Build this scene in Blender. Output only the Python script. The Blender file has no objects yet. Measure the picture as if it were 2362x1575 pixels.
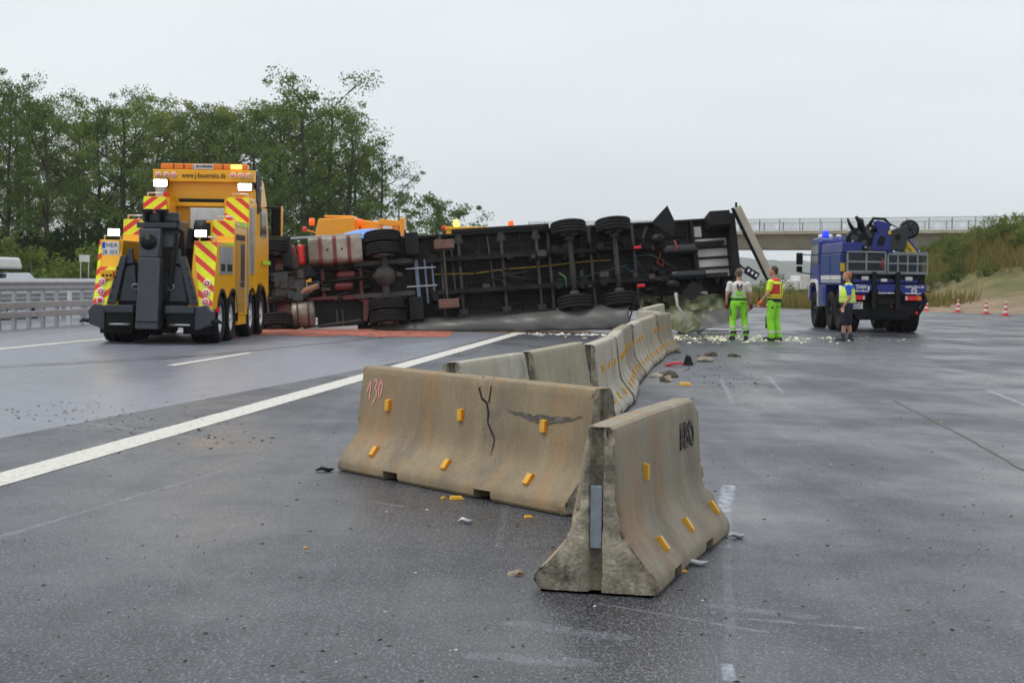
import bpy, bmesh, math, random
from mathutils import Matrix, Vector, noise as mn

S = bpy.context.scene
C = S.collection
R = random.Random(7)
PI = math.pi

# ------------------------------------------------------------------ camera
cd = bpy.data.cameras.new('camera'); cam = bpy.data.objects.new('camera', cd); C.objects.link(cam)
cd.sensor_width = 36.0; cd.lens = 60.97; cd.clip_end = 8000; cd.clip_start = 0.1
cam.matrix_world = Matrix.Translation((0, 0, 1.5)) @ Matrix.Rotation(PI/2-math.atan(145.5/4000), 4, 'X') @ Matrix.Rotation(.0145, 4, 'Z')
cd.dof.use_dof = True; cd.dof.focus_distance = 11.0; cd.dof.aperture_fstop = 9.0
S.camera = cam
# ------------------------------------------------------------------ sky and sun
SUN_EL, SUN_AZ = math.radians(68), math.radians(262)      # azimuth clockwise from +Y
W = bpy.data.worlds.new('World'); S.world = W; W.use_nodes = True
nt = W.node_tree; nd = nt.nodes; lk = nt.links; nd.clear()
out = nd.new('ShaderNodeOutputWorld'); bg = nd.new('ShaderNodeBackground'); bg.inputs['Strength'].default_value = .108
sky = nd.new('ShaderNodeTexSky'); sky.sky_type = 'NISHITA'; sky.sun_disc = False
sky.sun_elevation = SUN_EL; sky.sun_rotation = SUN_AZ; sky.dust_density = 3.0; sky.air_density = 1.2
hs = nd.new('ShaderNodeHueSaturation'); hs.inputs['Saturation'].default_value = .5
tc = nd.new('ShaderNodeTexCoord'); mp = nd.new('ShaderNodeMapping'); mp.inputs['Scale'].default_value = (1.3, 1.3, 5)
nz = nd.new('ShaderNodeTexNoise'); nz.inputs['Scale'].default_value = 1.6; nz.inputs['Detail'].default_value = 5
cr = nd.new('ShaderNodeValToRGB'); cr.color_ramp.elements[0].position = .3; cr.color_ramp.elements[1].position = .72
cr.color_ramp.elements[0].color = (6.7, 7.25, 7.8, 1); cr.color_ramp.elements[1].color = (8.2, 8.5, 8.75, 1)
mx = nd.new('ShaderNodeMix'); mx.data_type = 'RGBA'; mx.inputs['Factor'].default_value = .87
lk.new(sky.outputs[0], hs.inputs['Color']); lk.new(tc.outputs['Generated'], mp.inputs[0]); lk.new(mp.outputs[0], nz.inputs['Vector'])
lk.new(nz.outputs['Fac'], cr.inputs[0]); lk.new(hs.outputs[0], mx.inputs['A']); lk.new(cr.outputs[0], mx.inputs['B'])
lk.new(mx.outputs['Result'], bg.inputs[0]); lk.new(bg.outputs[0], out.inputs[0])
sl = bpy.data.lights.new('sun', 'SUN'); sl.energy = 1.5; sl.angle = math.radians(20); sl.color = (1, .97, .92)
so = bpy.data.objects.new('sun', sl); C.objects.link(so)
so.rotation_euler = (PI/2-SUN_EL, 0, PI-SUN_AZ)
S.view_settings.view_transform = 'Standard'; S.view_settings.look = 'None'; S.view_settings.exposure = .16; S.view_settings.gamma = 1
S.cycles.use_denoising = True
S.cycles.max_bounces = 6; S.cycles.diffuse_bounces = 3; S.cycles.glossy_bounces = 3; S.cycles.volume_bounces = 1; S.cycles.transparent_max_bounces = 6
S.cycles.sample_clamp_indirect = 5

# ------------------------------------------------------------------ helpers
class MB:
    def __init__(s): s.v = []; s.f = []; s.s = []
    def add(s, vs, fs, sm=False):
        o = len(s.v); s.v += [tuple(v) for v in vs]
        for f in fs: s.f.append(tuple(i+o for i in f)); s.s.append(sm)
        return s
    def hexa(s, b, t):
        return s.add(list(b)+list(t), [(3,2,1,0),(4,5,6,7),(0,1,5,4),(1,2,6,5),(2,3,7,6),(3,0,4,7)])
    def box(s, x0, x1, y0, y1, z0, z1):
        return s.hexa([(x0,y0,z0),(x1,y0,z0),(x1,y1,z0),(x0,y1,z0)], [(x0,y0,z1),(x1,y0,z1),(x1,y1,z1),(x0,y1,z1)])
    def obox(s, c, sz, M=None):
        M = M or Matrix(); c = Vector(c); hx, hy, hz = (q/2 for q in sz)
        p = [c + M @ Vector(q) for q in ((-hx,-hy,-hz),(hx,-hy,-hz),(hx,hy,-hz),(-hx,hy,-hz),(-hx,-hy,hz),(hx,-hy,hz),(hx,hy,hz),(-hx,hy,hz))]
        return s.hexa(p[:4], p[4:])
    def bar(s, a, b, w, h, up=(0,0,1)):
        a, b = Vector(a), Vector(b); d = (b-a).normalized(); u = Vector(up)
        if abs(d.dot(u)) > .98: u = Vector((0,1,0))
        x = d.cross(u).normalized()*w/2; y = x.cross(d).normalized()*h/2
        return s.hexa([a-x-y,a+x-y,a+x+y,a-x+y],[b-x-y,b+x-y,b+x+y,b-x+y])
    def tube(s, pts, r, n=8, cap=True, sm=True):
        pts = [Vector(p) for p in pts]; k = len(pts); rr = r if isinstance(r, (list, tuple)) else [r]*k
        vs = []; ref = None
        for i, p in enumerate(pts):
            d = ((pts[min(i+1,k-1)]-p).normalized() + (p-pts[max(i-1,0)]).normalized()).normalized()
            if ref is None: ref = d.orthogonal().normalized()
            ref = (ref - d*ref.dot(d)); ref = ref.normalized() if ref.length > 1e-5 else d.orthogonal().normalized()
            b = d.cross(ref)
            vs += [p + (ref*math.cos(2*PI*j/n)+b*math.sin(2*PI*j/n))*rr[i] for j in range(n)]
        s.add(vs, [(i*n+j, i*n+(j+1)%n, (i+1)*n+(j+1)%n, (i+1)*n+j) for i in range(k-1) for j in range(n)], sm)
        if cap: o = len(s.v)-len(vs); s.f += [tuple(o+j for j in range(n))[::-1], tuple(o+(k-1)*n+j for j in range(n))]; s.s += [False, False]
        return s
    def cyl(s, a, b, r0, r1=None, n=18, cap=True): return s.tube([a, b], [r0, r0 if r1 is None else r1], n, cap)
    def lathe(s, prof, o=(0,0,0), ax=(0,0,1), n=20, sm=True, caps=True):
        ax = Vector(ax).normalized(); e1 = ax.orthogonal().normalized(); e2 = ax.cross(e1); o = Vector(o); k = len(prof)
        vs = [o+ax*h+(e1*math.cos(2*PI*j/n)+e2*math.sin(2*PI*j/n))*r for r, h in prof for j in range(n)]
        b = len(s.v)
        s.add(vs, [(i*n+j, i*n+(j+1)%n, (i+1)*n+(j+1)%n, (i+1)*n+j) for i in range(k-1) for j in range(n)], sm)
        if caps:
            for i in (0, k-1):
                if prof[i][0] > 1e-4: s.f.append(tuple(b+i*n+j for j in range(n))); s.s.append(False)
        return s
    def prism(s, poly, ax, a0, a1):
        def P(p, a): return {'x': (a, p[0], p[1]), 'y': (p[0], a, p[1]), 'z': (p[0], p[1], a)}[ax]
        n = len(poly)
        return s.add([P(p, a0) for p in poly]+[P(p, a1) for p in poly], [tuple(range(n))[::-1], tuple(range(n, 2*n))]+[(i, (i+1)%n, n+(i+1)%n, n+i) for i in range(n)])
    def ell(s, c, r, nu=14, nv=9, M=None):
        M = M or Matrix(); c = Vector(c); vs = []
        for i in range(1, nv):
            t = PI*i/nv
            vs += [c + M @ Vector((r[0]*math.sin(t)*math.cos(2*PI*j/nu), r[1]*math.sin(t)*math.sin(2*PI*j/nu), r[2]*math.cos(t))) for j in range(nu)]
        m = len(vs); vs += [c + M @ Vector((0,0,r[2])), c + M @ Vector((0,0,-r[2]))]
        fs = [(i*nu+j, (i+1)*nu+j, (i+1)*nu+(j+1)%nu, i*nu+(j+1)%nu) for i in range(nv-2) for j in range(nu)]
        fs += [(j, (j+1)%nu, m) for j in range(nu)] + [((nv-2)*nu+(j+1)%nu, (nv-2)*nu+j, m+1) for j in range(nu)]
        return s.add(vs, fs, True)
    def caps(s, a, b, r0, r1):
        a, b = Vector(a), Vector(b)
        s.ell(a, (r0,)*3, 12, 8); s.ell(b, (r1,)*3, 12, 8); return s.tube([a, b], [r0, r1], 12)
    def loft(s, rings, n=20, cap=True):
        k = len(rings)
        vs = [(cx+rx*math.cos(2*PI*j/n), cy+ry*math.sin(2*PI*j/n), z) for cx, cy, z, rx, ry in rings for j in range(n)]
        b = len(s.v); s.add(vs, [(i*n+j, i*n+(j+1)%n, (i+1)*n+(j+1)%n, (i+1)*n+j) for i in range(k-1) for j in range(n)], True)
        if cap: s.f += [tuple(b+j for j in range(n))[::-1], tuple(b+(k-1)*n+j for j in range(n))]; s.s += [False]*2
        return s
    def mesh(s, name, fix=True):
        me = bpy.data.meshes.new(name); me.from_pydata(s.v, [], s.f)
        if fix:
            bm = bmesh.new(); bm.from_mesh(me); bmesh.ops.recalc_face_normals(bm, faces=bm.faces); bm.to_mesh(me); bm.free()
        me.polygons.foreach_set('use_smooth', s.s); me.update(); return me
    def build(s, name, mat, parent=None, bevel=0, fix=True, **kw):
        me = s.mesh(name, fix); o = link(name, me, mat, parent, **kw)
        if bevel:
            m = o.modifiers.new('bevel', 'BEVEL'); m.width = bevel; m.segments = 2; m.limit_method = 'ANGLE'; m.angle_limit = math.radians(40)
        return o
def link(name, me, mat=None, parent=None, **kw):
    o = bpy.data.objects.new(name, me); C.objects.link(o)
    if mat is not None and not me.materials: me.materials.append(mat)
    if parent is not None: o.parent = parent
    for k, v in kw.items(): o[k] = v
    return o
def tag(o, label, cat, group=None):
    o['label'] = label; o['category'] = cat
    if group: o['group'] = group
    return o
def thing(name, label, cat, loc=(0,0,0), rz=0, group=None):
    o = bpy.data.objects.new(name, None); C.objects.link(o); o.location = loc; o.rotation_euler = (0,0,rz); o.empty_display_size = .2
    return tag(o, label, cat, group)
def copy_tree(o, parent=None):
    c = o.copy(); C.objects.link(c); c.parent = parent
    for ch in list(o.children): copy_tree(ch, c)
    return c
def B(*a): return MB().box(*a)
def smooth(t): t = min(1, max(0, t)); return t*t*(3-2*t)

# ------------------------------------------------------------------ materials
MATS = {}
def mat(name, col, rough=.5, metal=0, var=.18, vs=4.0, dirt=None, damt=.0, bump=0, bs=40, emit=None, es=0, coat=0, spec=.5, stretch=(1,1,1), rvar=.1, thr=.5):
    if name in MATS: return MATS[name]
    m = bpy.data.materials.new(name); m.use_nodes = True; t = m.node_tree; n = t.nodes; l = t.links; p = n['Principled BSDF']
    p.inputs['Roughness'].default_value = rough; p.inputs['Metallic'].default_value = metal; p.inputs['Coat Weight'].default_value = coat
    p.inputs['Specular IOR Level'].default_value = spec
    tc = n.new('ShaderNodeTexCoord'); mpn = n.new('ShaderNodeMapping'); mpn.inputs['Scale'].default_value = stretch
    l.new(tc.outputs['Object'], mpn.inputs[0])
    a = n.new('ShaderNodeTexNoise'); a.inputs['Scale'].default_value = vs; a.inputs['Detail'].default_value = 6; a.inputs['Roughness'].default_value = .6
    l.new(mpn.outputs[0], a.inputs['Vector'])
    r = n.new('ShaderNodeValToRGB'); r.color_ramp.elements[0].position = .25; r.color_ramp.elements[1].position = .75
    r.color_ramp.elements[0].color = tuple(c*(1-var) for c in col)+(1,); r.color_ramp.elements[1].color = tuple(min(1, c*(1+var)) for c in col)+(1,)
    l.new(a.outputs['Fac'], r.inputs[0]); last = r.outputs[0]
    if damt:
        b = n.new('ShaderNodeTexNoise'); b.inputs['Scale'].default_value = vs*.45; b.inputs['Detail'].default_value = 8; b.inputs['Roughness'].default_value = .7
        l.new(mpn.outputs[0], b.inputs['Vector'])
        q = n.new('ShaderNodeValToRGB'); q.color_ramp.elements[0].position = thr-.08; q.color_ramp.elements[1].position = thr+.2
        q.color_ramp.elements[0].color = (0,0,0,1); q.color_ramp.elements[1].color = (damt,)*3+(1,)
        l.new(b.outputs['Fac'], q.inputs[0])
        x = n.new('ShaderNodeMix'); x.data_type = 'RGBA'; l.new(q.outputs[0], x.inputs['Factor']); l.new(last, x.inputs['A']); x.inputs['B'].default_value = tuple(dirt)+(1,)
        last = x.outputs['Result']
    l.new(last, p.inputs['Base Color'])
    if rvar:
        mr = n.new('ShaderNodeMapRange'); mr.inputs['To Min'].default_value = max(.02, rough-rvar); mr.inputs['To Max'].default_value = min(1, rough+rvar)
        l.new(a.outputs['Fac'], mr.inputs[0]); l.new(mr.outputs[0], p.inputs['Roughness'])
    if bump:
        c = n.new('ShaderNodeTexNoise'); c.inputs['Scale'].default_value = bs; c.inputs['Detail'].default_value = 4; l.new(tc.outputs['Object'], c.inputs['Vector'])
        bp = n.new('ShaderNodeBump'); bp.inputs['Strength'].default_value = bump; bp.inputs['Distance'].default_value = .01
        l.new(c.outputs['Fac'], bp.inputs['Height']); l.new(bp.outputs[0], p.inputs['Normal'])
    if emit: p.inputs['Emission Color'].default_value = tuple(emit)+(1,); p.inputs['Emission Strength'].default_value = es
    MATS[name] = m; return m
DIRT = (.06,.05,.04)
Mt = dict(
 yellow = mat('truck_yellow', (.95,.46,.003), .33, coat=.15, var=.05, vs=1.5, dirt=(.6,.32,.02), damt=.2, thr=.6),
 orange = mat('crane_orange', (.92,.36,.008), .35, coat=.3, var=.08, vs=1.5),
 dgrey = mat('tow_dark_grey', (.030,.037,.049), .40, var=.25, vs=3, dirt=(.055,.053,.052), damt=.35, spec=.5),
 black = mat('black_plastic', (.006,.006,.007), .5, var=.3, spec=0.25),
 bsteel = mat('black_steel', (.007,.007,.008), .5, var=.4, vs=5, dirt=(.025,.021,.018), damt=.5, spec=0.2),
 under = mat('dusty_underside', (.013,.012,.012), .7, var=.4, vs=3, dirt=(.05,.043,.037), damt=.6, thr=.5, stretch=(1,1,1), spec=0.15),
 dusty = mat('dusty_grey_steel', (.05,.046,.043), .6, var=.35, vs=6, dirt=(.12,.10,.082), damt=.6, spec=0.25),
 chassis_red = mat('chassis_dark_red', (.18,.013,.02), .5, var=.35, vs=5, dirt=(.06,.035,.03), damt=.7, thr=.45),
 red = mat('red_paint', (.55,.02,.015), .4), alu = mat('aluminium', (.62,.62,.60), .32, metal=.85, var=.12, vs=6),
 galv = mat('galvanised_steel', (.42,.44,.46), .42, metal=.55, var=.15, vs=5, dirt=(.25,.24,.22), damt=.4),
 tank = mat('fuel_tank_alloy', (.36,.31,.26), .45, metal=.35, var=.2, vs=3, dirt=(.10,.075,.055), damt=.8, thr=.45),
 tyre = mat('tyre_rubber', (.009,.009,.010), .75, var=.4, vs=8, dirt=(.032,.029,.026), damt=.5, bump=.2, bs=60, spec=0.2),
 rim = mat('wheel_rim_silver', (.68,.68,.69), .35, metal=.35, var=.15, vs=8, dirt=DIRT, damt=.3),
 white = mat('white_paint', (.72,.72,.70), .45, var=.08, dirt=(.35,.32,.28), damt=.3),
 cream = mat('cream_board', (.60,.52,.40), .5, var=.12, vs=2, dirt=(.25,.2,.15), damt=.4),
 blue = mat('rescue_blue', (.003,.014,.20), .35, coat=.1, var=.15, vs=2, dirt=(.03,.04,.12), damt=.25),
 blue2 = mat('shutter_blue', (.012,.05,.21), .45, var=.12, vs=3), skyblue = mat('deflector_blue', (.10,.30,.78), .35, coat=.3, var=.06),
 glass = mat('dark_glass', (.02,.025,.03), .06, var=.1, rvar=0), lens = mat('lamp_lens_white', (.75,.72,.72), .2, var=.05),
 lensred = mat('lamp_lens_red', (.6,.01,.02), .2, var=.05, emit=(.8,.02,.02), es=.15), lensor = mat('lamp_lens_orange', (.9,.22,.01), .2, var=.05),
 lit = mat('lit_work_lamp', (1,1,1), .3, emit=(1,.98,.86), es=9, rvar=0), litor = mat('lit_amber_beacon', (1,.4,.02), .3, emit=(1,.42,.05), es=5, rvar=0),
 litblue = mat('lit_blue_beacon', (.02,.05,.8), .2, emit=(.02,.06,1), es=.5, rvar=0), amber = mat('amber_beacon', (.85,.13,.01), .25, emit=(1,.15,.01), es=.35),
 ygreen = mat('fluorescent_green', (.45,.75,.02), .5, var=.05), plate = mat('number_plate_white', (.8,.8,.8), .4, var=.04), ink = mat('black_ink', (.01,.01,.012), .6),
 inkw = mat('white_lettering', (.78,.78,.78), .5, var=.05), eu = mat('plate_blue_strip', (.01,.06,.5), .4, var=.05),
 bollard = mat('red_cone_rubber', (.55,.03,.03), .55, var=.12), copper = mat('rusty_exhaust_pipe', (.30,.15,.085), .6, var=.3, vs=9),
 boomyel = mat('boom_label_yellow', (.75,.48,.01), .4, var=.05), hose = mat('red_hose', (.5,.05,.03), .5), teal = mat('teal_cable', (.02,.12,.16), .5), ycable = mat('yellow_cable', (.35,.24,.01), .5),
 pink = mat('pink_chalk', (.75,.33,.30), .8, var=.15, vs=60),
)
def stripes(name, sx, sz, per=.25, ca=(.72,.03,.02), cb=(.82,.84,.01)):
    m = bpy.data.materials.new(name); m.use_nodes = True; t = m.node_tree; n = t.nodes; l = t.links; p = n['Principled BSDF']; p.inputs['Roughness'].default_value = .35
    tc = n.new('ShaderNodeTexCoord'); d = n.new('ShaderNodeVectorMath'); d.operation = 'DOT_PRODUCT'; d.inputs[1].default_value = (sx/per, 0, sz/per)
    l.new(tc.outputs['Object'], d.inputs[0]); f = n.new('ShaderNodeMath'); f.operation = 'FRACT'; l.new(d.outputs['Value'], f.inputs[0])
    g = n.new('ShaderNodeMath'); g.operation = 'GREATER_THAN'; g.inputs[1].default_value = .57; l.new(f.outputs[0], g.inputs[0])
    x = n.new('ShaderNodeMix'); x.data_type = 'RGBA'; l.new(g.outputs[0], x.inputs['Factor']); x.inputs['A'].default_value = cb+(1,); x.inputs['B'].default_value = ca+(1,)
    a = n.new('ShaderNodeTexNoise'); a.inputs['Scale'].default_value = 5; a.inputs['Detail'].default_value = 6; l.new(tc.outputs['Object'], a.inputs['Vector'])
    mr = n.new('ShaderNodeMapRange'); mr.inputs['To Min'].default_value = .85; mr.inputs['To Max'].default_value = 1.1; l.new(a.outputs['Fac'], mr.inputs[0])
    vm = n.new('ShaderNodeVectorMath'); vm.operation = 'SCALE'; l.new(x.outputs['Result'], vm.inputs[0]); l.new(mr.outputs[0], vm.inputs['Scale'])
    l.new(vm.outputs[0], p.inputs['Base Color']); return m
CHEV_R = stripes('hazard_stripes_falling', .62, .78); CHEV_L = stripes('hazard_stripes_rising', -.62, .78)

def text(parent, name, body, size, m, loc, rot=(PI/2,0,0), align='CENTER', sx=1, bold=.0):
    cu = bpy.data.curves.new(name, 'FONT'); cu.body = body; cu.size = size; cu.align_x = align; cu.align_y = 'CENTER'; cu.extrude = .002; cu.offset = bold; cu.resolution_u = 2
    o = bpy.data.objects.new(name, cu); C.objects.link(o)
    dg = bpy.context.evaluated_depsgraph_get(); me = bpy.data.meshes.new_from_object(o.evaluated_get(dg))
    bpy.data.objects.remove(o); bpy.data.curves.remove(cu)
    me.materials.clear(); q = link(name, me, m, parent); q.location = loc; q.rotation_euler = rot; q.scale = (sx,1,1); return q
def wheel(parent, c, Rr, w, ax=(1,0,0), rimr=.3, rm=None, side=1, n=28, dish=.05, bolts=True, name='wheel'):
    ax = Vector(ax); c = Vector(c); h = w/2
    t = MB(); g = .012
    prof = [(rimr,-h*.8),(rimr+.03,-h*.95),(Rr*.86,-h),(Rr*.96,-h*.92),(Rr,-h*.75)]
    for k in (-.45,0,.45): prof += [(Rr,h*(k-.06)),(Rr-g,h*(k-.05)),(Rr-g,h*(k+.05)),(Rr,h*(k+.06))]
    prof += [(Rr,h*.75),(Rr*.96,h*.92),(Rr*.86,h),(rimr+.03,h*.95),(rimr,h*.8)]
    t.lathe(prof, c, ax, n, caps=False)
    o = t.build(name, Mt['tyre'], parent)
    a = ax*side; r = MB()
    r.lathe([(rimr+.005,-h*.7),(rimr+.01,h*.86),(rimr-.02,h*.86),(rimr-.03,h*.86-dish),(rimr*.55,h*.86-dish*1.4),(rimr*.5,h*.86-dish*.3),(rimr*.28,h*.86-dish*.2),(rimr*.26,h*.86+.01),(0.001,h*.86+.015)], c, a, 20)
    if bolts:
        e1 = a.orthogonal().normalized(); e2 = a.cross(e1)
        for k in range(10):
            p = c+a*(h*.86-dish*.8)+(e1*math.cos(k*.628)+e2*math.sin(k*.628))*rimr*.42; r.cyl(p, p+a*.04, .014, n=6)
    r.build('rim', rm or Mt['rim'], o)
    return o
# ------------------------------------------------------------------ ground, road, markings
def struct(name, mb, m, parent=None, kind='structure', **k): return mb.build(name, m, parent, kind=kind, **k)
def rdir(x0, y0, y): return x0 + .109*(y-y0)                 # the carriageway runs along (.109, 1)
L1 = lambda y: -2.22 + .109*(y-25.73)                         # centre of the broad white line
def asphalt():
    m = bpy.data.materials.new('wet_asphalt'); m.use_nodes = True; t = m.node_tree; n = t.nodes; l = t.links; p = n['Principled BSDF']
    N = lambda k: n.new('ShaderNode'+k)
    def math_(op, a, b=None, c=None):
        q = N('Math'); q.operation = op
        for i, v in enumerate((a, b, c)):
            if v is None: continue
            if isinstance(v, (int, float)): q.inputs[i].default_value = v
            else: l.new(v, q.inputs[i])
        return q.outputs[0]
    tc = N('TexCoord'); P = tc.outputs['Object']; sp = N('SeparateXYZ'); l.new(P, sp.inputs[0]); X, Y = sp.outputs[0], sp.outputs[1]
    def nz(scale, det=4, stretch=None, rough=.55):
        q = N('TexNoise'); q.inputs['Scale'].default_value = scale; q.inputs['Detail'].default_value = det; q.inputs['Roughness'].default_value = rough
        if stretch:
            mp = N('Mapping'); mp.inputs['Scale'].default_value = stretch; mp.inputs['Rotation'].default_value = (0,0,.109); l.new(P, mp.inputs[0]); l.new(mp.outputs[0], q.inputs['Vector'])
        else: l.new(P, q.inputs['Vector'])
        return q.outputs['Fac']
    def rng(v, a, b, c, d):
        q = N('MapRange'); l.new(v, q.inputs[0])
        for i, w in enumerate((a,b,c,d)): q.inputs[i+1].default_value = w
        return q.outputs[0]
    vo = N('TexVoronoi'); vo.inputs['Scale'].default_value = 115; mpv = N('Mapping'); mpv.inputs['Scale'].default_value = (1,.36,1); l.new(P, mpv.inputs[0]); l.new(mpv.outputs[0], vo.inputs['Vector'])
    gr = N('SeparateColor'); l.new(vo.outputs['Color'], gr.inputs[0])
    stone0 = gr.outputs[0]; clump = nz(75, 3, (1,.4,1)); stone = math_('MULTIPLY', stone0, rng(clump, .36, .62, .2, 1.3)); fine = nz(130, 2, (1,.4,1)); mott = nz(2.2, 6); big = nz(.35, 4, (1.0,.22,1)); streak = nz(1.0, 5, (2.2,.08,1)); patch = nz(.55, 5, (.8,.45,1), .6)
    # old paving (across the seam, smoother and paler) / new porous layer
    seam = math_('MINIMUM', math_('MULTIPLY_ADD', math_('SUBTRACT', Y, 15.55), .174, -4.59), math_('MULTIPLY_ADD', math_('SUBTRACT', Y, 25.73), .109, -2.5))
    old = math_('GREATER_THAN', math_('SUBTRACT', seam, math_('ADD', X, math_('MULTIPLY', math_('SUBTRACT', nz(6,2), .5), .06))), 0)
    st = math_('POWER', stone, 1.6)
    base = math_('ADD', math_('MULTIPLY', st, .105), rng(mott, .3, .7, .013, .028))
    base = math_('MULTIPLY', base, rng(streak, .3, .7, .8, 1.2))
    baseo = math_('ADD', rng(mott, .3, .7, .15, .20), math_('MULTIPLY', st, .035))
    mixf = N('Mix'); l.new(old, mixf.inputs[0]); l.new(base, mixf.inputs[2]); l.new(baseo, mixf.inputs[3])
    val = mixf.outputs[0]
    # old paint, scratches and drag marks left on the surface
    mk = None; wn = nz(16, 6, (1,.35,1), .7)
    for (x0,y0,x1,y1,w,amt) in MARKS:
        A, D = (x0,y0,0), (x1-x0,y1-y0,0); L2 = D[0]**2+D[1]**2
        def vm(op, a, b):
            q = N('VectorMath'); q.operation = op
            for i, v in enumerate((a, b)):
                if isinstance(v, tuple): q.inputs[i].default_value = v
                else: l.new(v, q.inputs[i])
            return q
        d0 = vm('SUBTRACT', P, A).outputs[0]; tt = math_('MULTIPLY', vm('DOT_PRODUCT', d0, D).outputs['Value'], 1/L2); cl = N('Clamp'); l.new(tt, cl.inputs[0])
        sc = N('VectorMath'); sc.operation = 'SCALE'; sc.inputs[0].default_value = D; l.new(cl.outputs[0], sc.inputs['Scale'])
        ds = vm('DISTANCE', d0, sc.outputs[0]).outputs['Value']; f = rng(ds, w*.35, w*.6, amt, 0); mk = f if mk is None else math_('MAXIMUM', mk, f)
    mk = math_('MULTIPLY', mk, rng(wn, .38, .60, .1, 1))
    vmx = N('Mix'); l.new(mk, vmx.inputs[0]); l.new(val, vmx.inputs[2]); vmx.inputs[3].default_value = .42; val = vmx.outputs[0]
    cc = N('CombineColor'); l.new(math_('MULTIPLY', val, .95), cc.inputs[0]); l.new(math_('MULTIPLY', val, .99), cc.inputs[1]); l.new(math_('MULTIPLY', val, 1.18), cc.inputs[2]); l.new(cc.outputs[0], p.inputs['Base Color'])
    ro_new = math_('SUBTRACT', rng(patch, .40, .62, .50, .22), rng(streak, .5, .75, 0, .08)); ro_old = rng(big, .35, .65, .42, .24)
    mr = N('Mix'); l.new(old, mr.inputs[0]); l.new(ro_new, mr.inputs[2]); l.new(ro_old, mr.inputs[3])
    l.new(mr.outputs[0], p.inputs['Roughness']); p.inputs['Specular IOR Level'].default_value = .5
    ht = math_('ADD', math_('MULTIPLY', stone, .7), math_('MULTIPLY', fine, .4))
    bp = N('Bump'); l.new(ht, bp.inputs['Height']); bp.inputs['Distance'].default_value = .010
    mb_ = N('Mix'); l.new(old, mb_.inputs[0]); l.new(rng(patch, .36, .66, .75, .22), mb_.inputs[2]); mb_.inputs[3].default_value = .16
    l.new(mb_.outputs[0], bp.inputs['Strength']); l.new(bp.outputs[0], p.inputs['Normal'])
    return m
MARKS = [(1.61,12.71,1.40,11.3,.10,.75),(1.40,11.3,1.22,9.78,.09,.4),(.86,6.75,.84,6.5,.05,.8),(3.3,27.5,2.75,21.5,.06,.4),(4.1,27.7,3.7,23.6,.06,.45),(6.82,24.77,6.1,18.5,.08,.6),
 (-3.2,8.2,-2.0,14.2,.02,.4),(-3.0,8.9,-2.5,11.8,.016,.35),(-.02,11.9,-.06,9.6,.05,.12),(1.22,9.7,.9,6.9,.05,.14),(.05,7.5,.45,7.25,.14,.2),(.42,8.0,1.1,7.4,.03,.3),(-.1,6.85,.3,6.75,.16,.18),(.95,8.0,1.35,7.75,.12,.2),(1.0,7.7,1.6,7.5,.05,.3),
 (-6.6,21.0,-5.0,20.4,.04,.4),(-2.4,37.0,-1.9,39.8,.09,.6),(-2.2,37.2,-1.7,40.2,.08,.6),(-2.0,37.6,-1.5,40.6,.07,.5),(-4.3,17.3,-2.7,15.6,.06,.35),(-.9,11.5,-.7,11.3,.03,.5)]
ASPH = asphalt()
def patchy(name, ca, cb, sc=30, thr=.5, rough=.55, soft=.1, stretch=(1,1,1)):
    m = bpy.data.materials.new(name); m.use_nodes = True; t = m.node_tree; n = t.nodes; l = t.links; p = n['Principled BSDF']; p.inputs['Roughness'].default_value = rough
    tc = n.new('ShaderNodeTexCoord'); mp = n.new('ShaderNodeMapping'); mp.inputs['Scale'].default_value = stretch; l.new(tc.outputs['Object'], mp.inputs[0])
    a = n.new('ShaderNodeTexNoise'); a.inputs['Scale'].default_value = sc; a.inputs['Detail'].default_value = 7; a.inputs['Roughness'].default_value = .65; l.new(mp.outputs[0], a.inputs['Vector'])
    r = n.new('ShaderNodeValToRGB'); r.color_ramp.elements[0].position = thr-soft; r.color_ramp.elements[1].position = thr+soft
    r.color_ramp.elements[0].color = ca+(1,); r.color_ramp.elements[1].color = cb+(1,); l.new(a.outputs['Fac'], r.inputs[0]); l.new(r.outputs[0], p.inputs['Base Color'])
    b = n.new('ShaderNodeTexNoise'); b.inputs['Scale'].default_value = 120; l.new(tc.outputs['Object'], b.inputs['Vector'])
    bp = n.new('ShaderNodeBump'); bp.inputs['Strength'].default_value = .3; bp.inputs['Distance'].default_value = .004; l.new(b.outputs['Fac'], bp.inputs['Height']); l.new(bp.outputs[0], p.inputs['Normal'])
    return m
PAINT = patchy('road_paint', (.20,.19,.18), (.62,.60,.54), 16, .37, .55, .13)
WORN = patchy('worn_paint', (.05,.05,.055), (.55,.55,.53), 22, .55, .5, .08)
SCUFF = patchy('scuffed_asphalt', (.06,.06,.064), (.22,.21,.19), 9, .52, .5, .15)
TAR = patchy('tar_joint', (.012,.012,.012), (.04,.036,.03), 8, .5, .4)

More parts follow.
